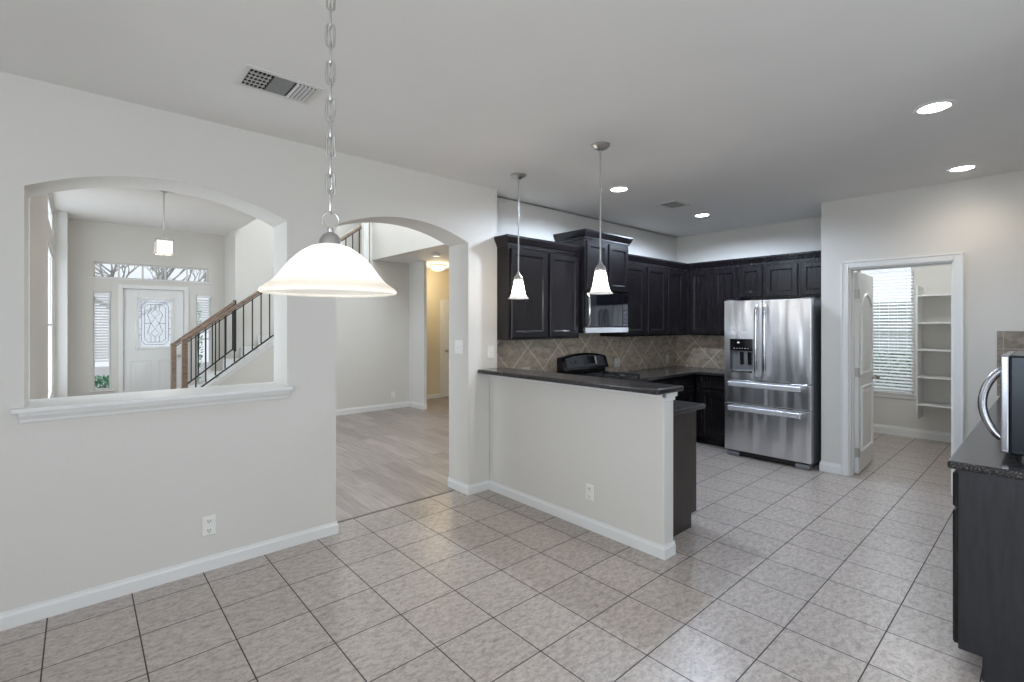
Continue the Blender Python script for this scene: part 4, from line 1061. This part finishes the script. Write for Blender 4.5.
# ---- refrigerator
fy_l, fy_r, fxf = 2.556, 1.662, 5.560
t = thing('refrigerator', 'stainless steel french-door refrigerator with ice dispenser', 'refrigerator', (XF - 0.05, fy_l, 0), -PI / 2)
fw_ = fy_l - fy_r; fd_ = XF - 0.05 - fxf; dt = 0.075
MB().box(0.006, fw_ - 0.006, -fd_ + dt + 0.008, 0, 0.05, 1.755).build('body', M['fridge_side'], t, bevel=0.004)
MB().box(0.02, fw_ - 0.02, -fd_ + dt, -fd_ + dt + 0.03, 0.07, 1.74).build('gasket', M['slot'], t)
split = 0.414
def fridge_door(name, x0, x1, z0, z1, cut=None):
    yb, yf = -fd_ + dt, -fd_
    if cut:
        a, b, c0, c1 = cut
        m_ = MB().box(x0, a, yf, yb, z0, z1).box(b, x1, yf, yb, z0, z1).box(a, b, yf, yb, z0, c0).box(a, b, yf, yb, c1, z1).box(a, b, yf + 0.06, yb, c0, c1)
        return m_.build(name, M['steel'], t)
    return MB().box(x0, x1, yf, yb, z0, z1).build(name, M['steel'], t, bevel=0.006, seg=3)
dcut = (0.062, 0.322, 0.955, 1.335)
d1 = fridge_door('door', 0.002, split - 0.003, 0.882, 1.765, dcut)
d2 = fridge_door('door', split + 0.003, fw_ - 0.002, 0.882, 1.765)
w1 = fridge_door('drawer', 0.002, fw_ - 0.002, 0.612, 0.874)
w2 = fridge_door('drawer', 0.002, fw_ - 0.002, 0.072, 0.604)
def bar_handle(parent, p0, p1, out=0.050, r=0.019, bow=0.010):
    p0, p1 = Vector(p0), Vector(p1); pts = []
    for i in range(15):
        q = i / 14; p = p0.lerp(p1, q); e = min(q, 1 - q)
        o_ = out * min(1, e / 0.07) ** 0.5 + bow * math.sin(PI * q)
        pts.append((p.x, p.y - o_, p.z))
    return MB().tube(pts, r, 10).build('handle', M['steel_trim'], parent, smooth=True)
bar_handle(d1, (split - 0.045, -fd_ + 0.004, 0.925), (split - 0.045, -fd_ + 0.004, 1.715))
bar_handle(d2, (split + 0.045, -fd_ + 0.004, 0.925), (split + 0.045, -fd_ + 0.004, 1.715))
M['satin'] = plain('satin_handle', (0.74, 0.75, 0.78, 1), 0.42, 0.65, var=0.03, vscale=30)
def drawer_handle(parent, z):
    m_ = MB().box(0.055, fw_ - 0.085, -fd_ - 0.052, -fd_ - 0.030, z - 0.026, z + 0.026)
    for x in (0.075, fw_ - 0.105): m_.box(x - 0.012, x + 0.012, -fd_ - 0.031, -fd_ + 0.003, z - 0.018, z + 0.018)
    m_.build('handle', M['satin'], parent, bevel=0.008, seg=3)
drawer_handle(w1, 0.828); drawer_handle(w2, 0.556)
a, b, c0, c1 = dcut
dsp = MB().box(a, b, -fd_ + 0.055, -fd_ + 0.062, c0, c1).box(a, a + 0.004, -fd_, -fd_ + 0.06, c0, c1).box(b - 0.004, b, -fd_, -fd_ + 0.06, c0, c1)
dsp = dsp.build('dispenser', M['fridge_side'], d1)
MB().box(a + 0.004, b - 0.004, -fd_ + 0.001, -fd_ + 0.055, 1.205, c1 - 0.004).build('control_panel', M['blackglass'], dsp, bevel=0.004)
for i in range(6): MB().box(a + 0.045 + i * 0.03, a + 0.057 + i * 0.03, -fd_ - 0.0005, -fd_ + 0.002, 1.225, 1.232).build('button', M['plate'], dsp)
MB().box(a + 0.085, a + 0.108, -fd_ - 0.0005, -fd_ + 0.002, 1.286, 1.304).build('indicator', M['plate'], dsp)
MB().box(a + 0.004, b - 0.004, -fd_ - 0.006, -fd_ + 0.06, c0, c0 + 0.030).build('drip_tray', M['steel_trim'], dsp, bevel=0.004)
M['mid_steel'] = plain('dispenser_grey', srgb(150, 151, 156), 0.3, 0.6, var=0.04, vscale=20)
MB().box(a + 0.075, b - 0.006, -fd_ + 0.038, -fd_ + 0.056, c0 + 0.03, 1.20).build('backplate', M['mid_steel'], dsp, bevel=0.004)
for x in (a + 0.105, a + 0.190):
    MB().prism([(-fd_ + 0.012, 1.19), (-fd_ + 0.038, 1.19), (-fd_ + 0.038, 1.055), (-fd_ + 0.028, 1.045)], 'x', x, x + 0.042).build('paddle', M['black'], dsp, bevel=0.004)
for x in (0.09, fw_ - 0.09):
    MB().box(x - 0.07, x + 0.07, -fd_ + 0.015, -fd_ + 0.12, 0.0, 0.055).build('foot', M['fridge_side'], t, bevel=0.015)
MB().box(0.17, fw_ - 0.17, -fd_ + 0.06, -fd_ + 0.09, 0.015, 0.065).build('grille', M['slot'], t)
for x in (0.05, fw_ - 0.05):
    MB().box(x - 0.04, x + 0.04, -fd_ + 0.02, -fd_ + 0.16, 1.757, 1.778).build('hinge_cover', M['fridge_side'], t, bevel=0.006)
cu = bpy.data.curves.new('logo', 'FONT'); cu.body = 'Whirlpool'; cu.size = 0.030; cu.extrude = 0.0008; cu.align_x = 'CENTER'; cu.shear = 0.25
tmp = bpy.data.objects.new('logo_curve', cu)
COL.objects.link(tmp)
dg = bpy.context.evaluated_depsgraph_get()
me = bpy.data.meshes.new_from_object(tmp.evaluated_get(dg))
bpy.data.objects.remove(tmp)
me.materials.clear(); me.materials.append(M['plate'])
lg = bpy.data.objects.new('logo', me); COL.objects.link(lg); lg.parent = d2
lg.location = (fw_ - 0.185, -fd_ - 0.0008, 1.665); lg.rotation_euler = (PI / 2, 0, 0)

# ================================================================== RIGHT COUNTER
RX0 = 2.835
M['charcoal'] = wood_mat('charcoal_end_panel', (0.012, 0.012, 0.015, 1), (0.026, 0.026, 0.031, 1), 0.4, scale=(20, 20, 2.5))
cabinet_base('near espresso base cabinet with a tall finished end panel at the right edge', (RX0 + 0.92, -0.349, 0), PI, 0.92, 0.634, [(0.02, 0.44), (0.47, 0.90)], panel_mat='charcoal')
cabinet_base('middle espresso base cabinet of the run along the right wall', (RX0 + 1.86, -0.349, 0), PI, 0.938, 0.634, [(0.02, 0.455), (0.485, 0.92)])
cabinet_base('far espresso base cabinet meeting the pantry wall', (XP - 0.002, -0.349, 0), PI, XP - 0.002 - RX0 - 1.862, 0.634, [(0.02, 0.47), (0.50, 0.955)])
slab('countertop', 'dark granite counter at the right edge under the standing microwave', MB().box(2.806, XP - 0.012, -0.348, 0.318, 0.876, 0.910), bevel=0.010)

# standing microwave on the right counter: front faces +Y
t = thing('countertop_microwave', 'dark microwave with a bowed steel handle standing on the right counter', 'microwave', (3.02, 0.140, 0.910), PI)
# local: x = -world X, front = local -y = world +Y
w_, d_, h_ = 0.54, 0.42, 0.455
M['door_steel'] = steel_mat('grey_door_steel', (0.42, 0.42, 0.45, 1), 0.25, 0.03)
M['blue_black'] = plain('blue_black_casing', srgb(24, 34, 42), 0.25, 0.3, var=0.12, vscale=6)
MB().box(-w_, 0, 0.0, d_, 0.022, h_).build('body', M['blue_black'], t, bevel=0.010)
md = MB().box(-w_ + 0.002, -0.002, -0.026, 0.0, 0.026, h_ - 0.002).build('door', M['door_steel'], t, bevel=0.006)
MB().box(-w_ + 0.17, -0.06, -0.029, -0.0255, 0.08, h_ - 0.06).build('window', M['blackglass'], md)
MB().box(-w_ + 0.012, -w_ + 0.15, -0.029, -0.0255, 0.06, h_ - 0.04).build('control_panel', M['blackglass'], t)
pts = []
for i in range(17):
    q = i / 16
    pts.append((-0.038, -0.024 - 0.062 * math.sin(PI * q) ** 0.7, 0.085 + 0.30 * q))
MB().tube(pts, 0.016, 12).build('handle', M['door_steel'], md, smooth=True)
for x in (-w_ + 0.05, -0.05):
    for y in (0.04, d_ - 0.04):
        MB().cyl((x, y, 0.0), (x, y, 0.024), 0.016, n=14).build('foot', M['black'], t)

# ================================================================== PANTRY SHELVES AND BLINDS
t = thing('pantry_shelves', 'white open shelf unit on the pantry back wall beside the window', 'shelf', (XB - 0.002, 1.185, 0), 0)
sdp = 0.385
MB().prism([(-sdp, 1.98), (0, 1.98), (0, 0.30), (-sdp + 0.05, 0.30), (-sdp + 0.02, 0.36), (-sdp, 0.42)], 'y', -0.018, 0.0).build('side_panel', M['trim'], t, bevel=0.003)
MB().prism([(-sdp, 1.98), (0, 1.98), (0, 0.30), (-sdp + 0.05, 0.30), (-sdp + 0.02, 0.36), (-sdp, 0.42)], 'y', -0.955, -0.937).build('side_panel', M['trim'], t, bevel=0.003)
for z in (0.497, 0.842, 1.186, 1.524, 1.868):
    MB().box(-sdp, -0.001, -0.937, -0.018, z - 0.018, z).build('shelf', M['trim'], t, bevel=0.002)

def blind(name, label, cat, axis, a0, a1, z0, z1, p, tilt, pitch, sw, group=None):
    """slatted blind; slats run along axis ('x' or 'y') from a0..a1 at depth p"""
    c = (a0 + a1) / 2
    t = thing(name, label, cat, (c, p, z0) if axis == 'x' else (p, c, z0), 0 if axis == 'x' else -PI / 2, group)
    w = (a1 - a0) / 2; h = z1 - z0
    MB().box(-w, w, -0.025, 0.025, h - 0.05, h).build('headrail', M['blind'], t, bevel=0.003)
    MB().box(-w, w, -sw * 0.45, sw * 0.45, 0, 0.016).build('bottom_rail', M['blind'], t, bevel=0.003)
    s = MB(); n = int((h - 0.07) / pitch); ct, st = math.cos(tilt) * sw / 2, math.sin(tilt) * sw / 2
    for i in range(n):
        z = 0.03 + pitch * (i + 0.5)
        s.add([(-w, -ct, z - st), (w, -ct, z - st), (w, ct, z + st), (-w, ct, z + st), (-w, -ct, z - st + 0.0025), (w, -ct, z - st + 0.0025), (w, ct, z + st + 0.0025), (-w, ct, z + st + 0.0025)],
              [(3, 2, 1, 0), (4, 5, 6, 7), (0, 1, 5, 4), (1, 2, 6, 5), (2, 3, 7, 6), (3, 0, 4, 7)])
    s.build('slats', M['blind'], t)
    for x in (-w * 0.75, w * 0.75):
        MB().box(x - 0.0012, x + 0.0012, -sw / 2 - 0.002, -sw / 2 + 0.0, 0.01, h - 0.04).build('ladder_cord', M['plate'], t)
    return t
blind('window_blind', 'white slatted blind in the pantry window', 'blind', 'y', wy0 + 0.004, wy1 - 0.004, wz0 + 0.002, wz1 - 0.003, XB + 0.018, 0.35, 0.044, 0.050)
blind('window_blind', 'white slatted blind half lowered in the left sidelight of the front door', 'blind', 'x', 0.166, 0.362, 0.93, 1.985, YD + 0.0, 0.55, 0.042, 0.050)
blind('window_blind', 'white slatted blind half lowered in the right sidelight of the front door', 'blind', 'x', 1.488, 1.692, 1.35, 1.995, YD + 0.0, 0.55, 0.042, 0.050)

# ================================================================== OUTDOORS
struct(MB().box(-8, 16, YD + 0.15, 24, -0.25, -0.1).build('ground', M['drive']), 'pale concrete drive outside the front door')
struct(MB().box(8.37, 20, -8, YD + 0.15, -0.25, -0.1).build('ground', M['drive']))
def bush(name, label, loc, rx, ry, h, n, leafm, seed, ls=0.06):
    rnd = random.Random(seed)
    t = thing(name, label, 'plant', loc)
    st = MB()
    for i in range(9):
        a = rnd.uniform(0, 2 * PI)
        st.tube([(0.05 * math.cos(a), 0.05 * math.sin(a), 0), (rx * 0.4 * math.cos(a), ry * 0.4 * math.sin(a), h * 0.45), (rx * 0.7 * math.cos(a), ry * 0.7 * math.sin(a), h * 0.85)], 0.008, 5)
    st.build('stem', M['bark'], t)
    lf = MB()
    for i in range(n):
        a = rnd.uniform(0, 2 * PI); q = rnd.random() ** 0.5; z = h * (0.12 + 0.88 * rnd.random())
        e = math.sqrt(max(0.05, 1 - ((z / h - 0.45) / 0.62) ** 2))
        p = Vector((rx * q * e * math.cos(a), ry * q * e * math.sin(a), z))
        d = Vector((math.cos(a) + rnd.uniform(-.5, .5), math.sin(a) + rnd.uniform(-.5, .5), rnd.uniform(0.1, 1.2))).normalized()
        s_ = d.cross(Vector((rnd.uniform(-1, 1), rnd.uniform(-1, 1), 1))).normalized()
        l_ = ls * rnd.uniform(0.7, 1.4)
        lf.add([p, p + d * l_ * 0.5 + s_ * l_ * 0.24, p + d * l_, p + d * l_ * 0.5 - s_ * l_ * 0.24], [(0, 1, 2, 3)])
    lf.build('leaves', leafm, t)
    return t
bush('green_shrub', 'small bright green shrub outside the left sidelight', (0.27, 10.25, -0.1), 0.34, 0.22, 0.74, 900, M['leaf'], 3, 0.07)
bush('green_shrub', 'narrow green shrub outside the right sidelight of the front door', (1.61, 10.6, -0.1), 0.10, 0.14, 1.95, 420, M['leaf'], 5, 0.06)
bush('grey_shrub', 'grey-green shrub seen low through the pantry blinds', (9.9, 1.95, -0.1), 0.50, 0.85, 1.12, 1700, M['leaf_dark'], 9, 0.085)
f = MB()
for i in range(44): f.box(11.6, 11.62, -1.2 + i * 0.14, -1.2 + i * 0.14 + 0.132, -0.1, 1.92)
fe = thing('garden_fence', 'weathered plank fence seen through the pantry blinds', 'fence', (0, 0, 0))
f.build('plank_run', M['fence'], fe)
MB().box(11.62, 11.66, -1.2, 4.9, 0.3, 0.38).box(11.62, 11.66, -1.2, 4.9, 1.5, 1.58).build('rail', M['fence'], fe)
# bare tree outside the transom
rnd = random.Random(21)
t = thing('bare_tree', 'bare branching tree outside the transom window', 'tree', (1.0, 15.5, -0.1))
br = MB()
def grow(p, d, l, r, lev):
    q = p + d * l
    mid = p.lerp(q, 0.5) + Vector((rnd.uniform(-1, 1), rnd.uniform(-1, 1), 0)) * l * 0.06
    br.tube([p, mid, q], r, 6, radii=[r, r * 0.85, r * 0.68])
    if lev == 0: return
    for i in range(3 if lev > 1 else 4):
        nd = (d + Vector((rnd.uniform(-1, 1), rnd.uniform(-1, 1), rnd.uniform(-0.25, 0.7))) * 0.75).normalized()
        grow(q if i else p.lerp(q, 0.7), nd, l * rnd.uniform(0.6, 0.8), r * 0.6, lev - 1)
tr = MB().tube([(0, 0, 0), (0.05, 0, 0.9), (0.0, 0.05, 1.9)], 0.14, 10, radii=[0.17, 0.14, 0.12]).build('trunk', M['bark'], t, smooth=True)
for i in range(6):
    a = 2 * PI * i / 6
    grow(Vector((0, 0.05, 1.7 + 0.1 * (i % 3))), Vector((math.cos(a) * 0.8, math.sin(a) * 0.8, 0.55)).normalized(), 1.0, 0.055, 4)
br.build('branches', M['bark'], t)
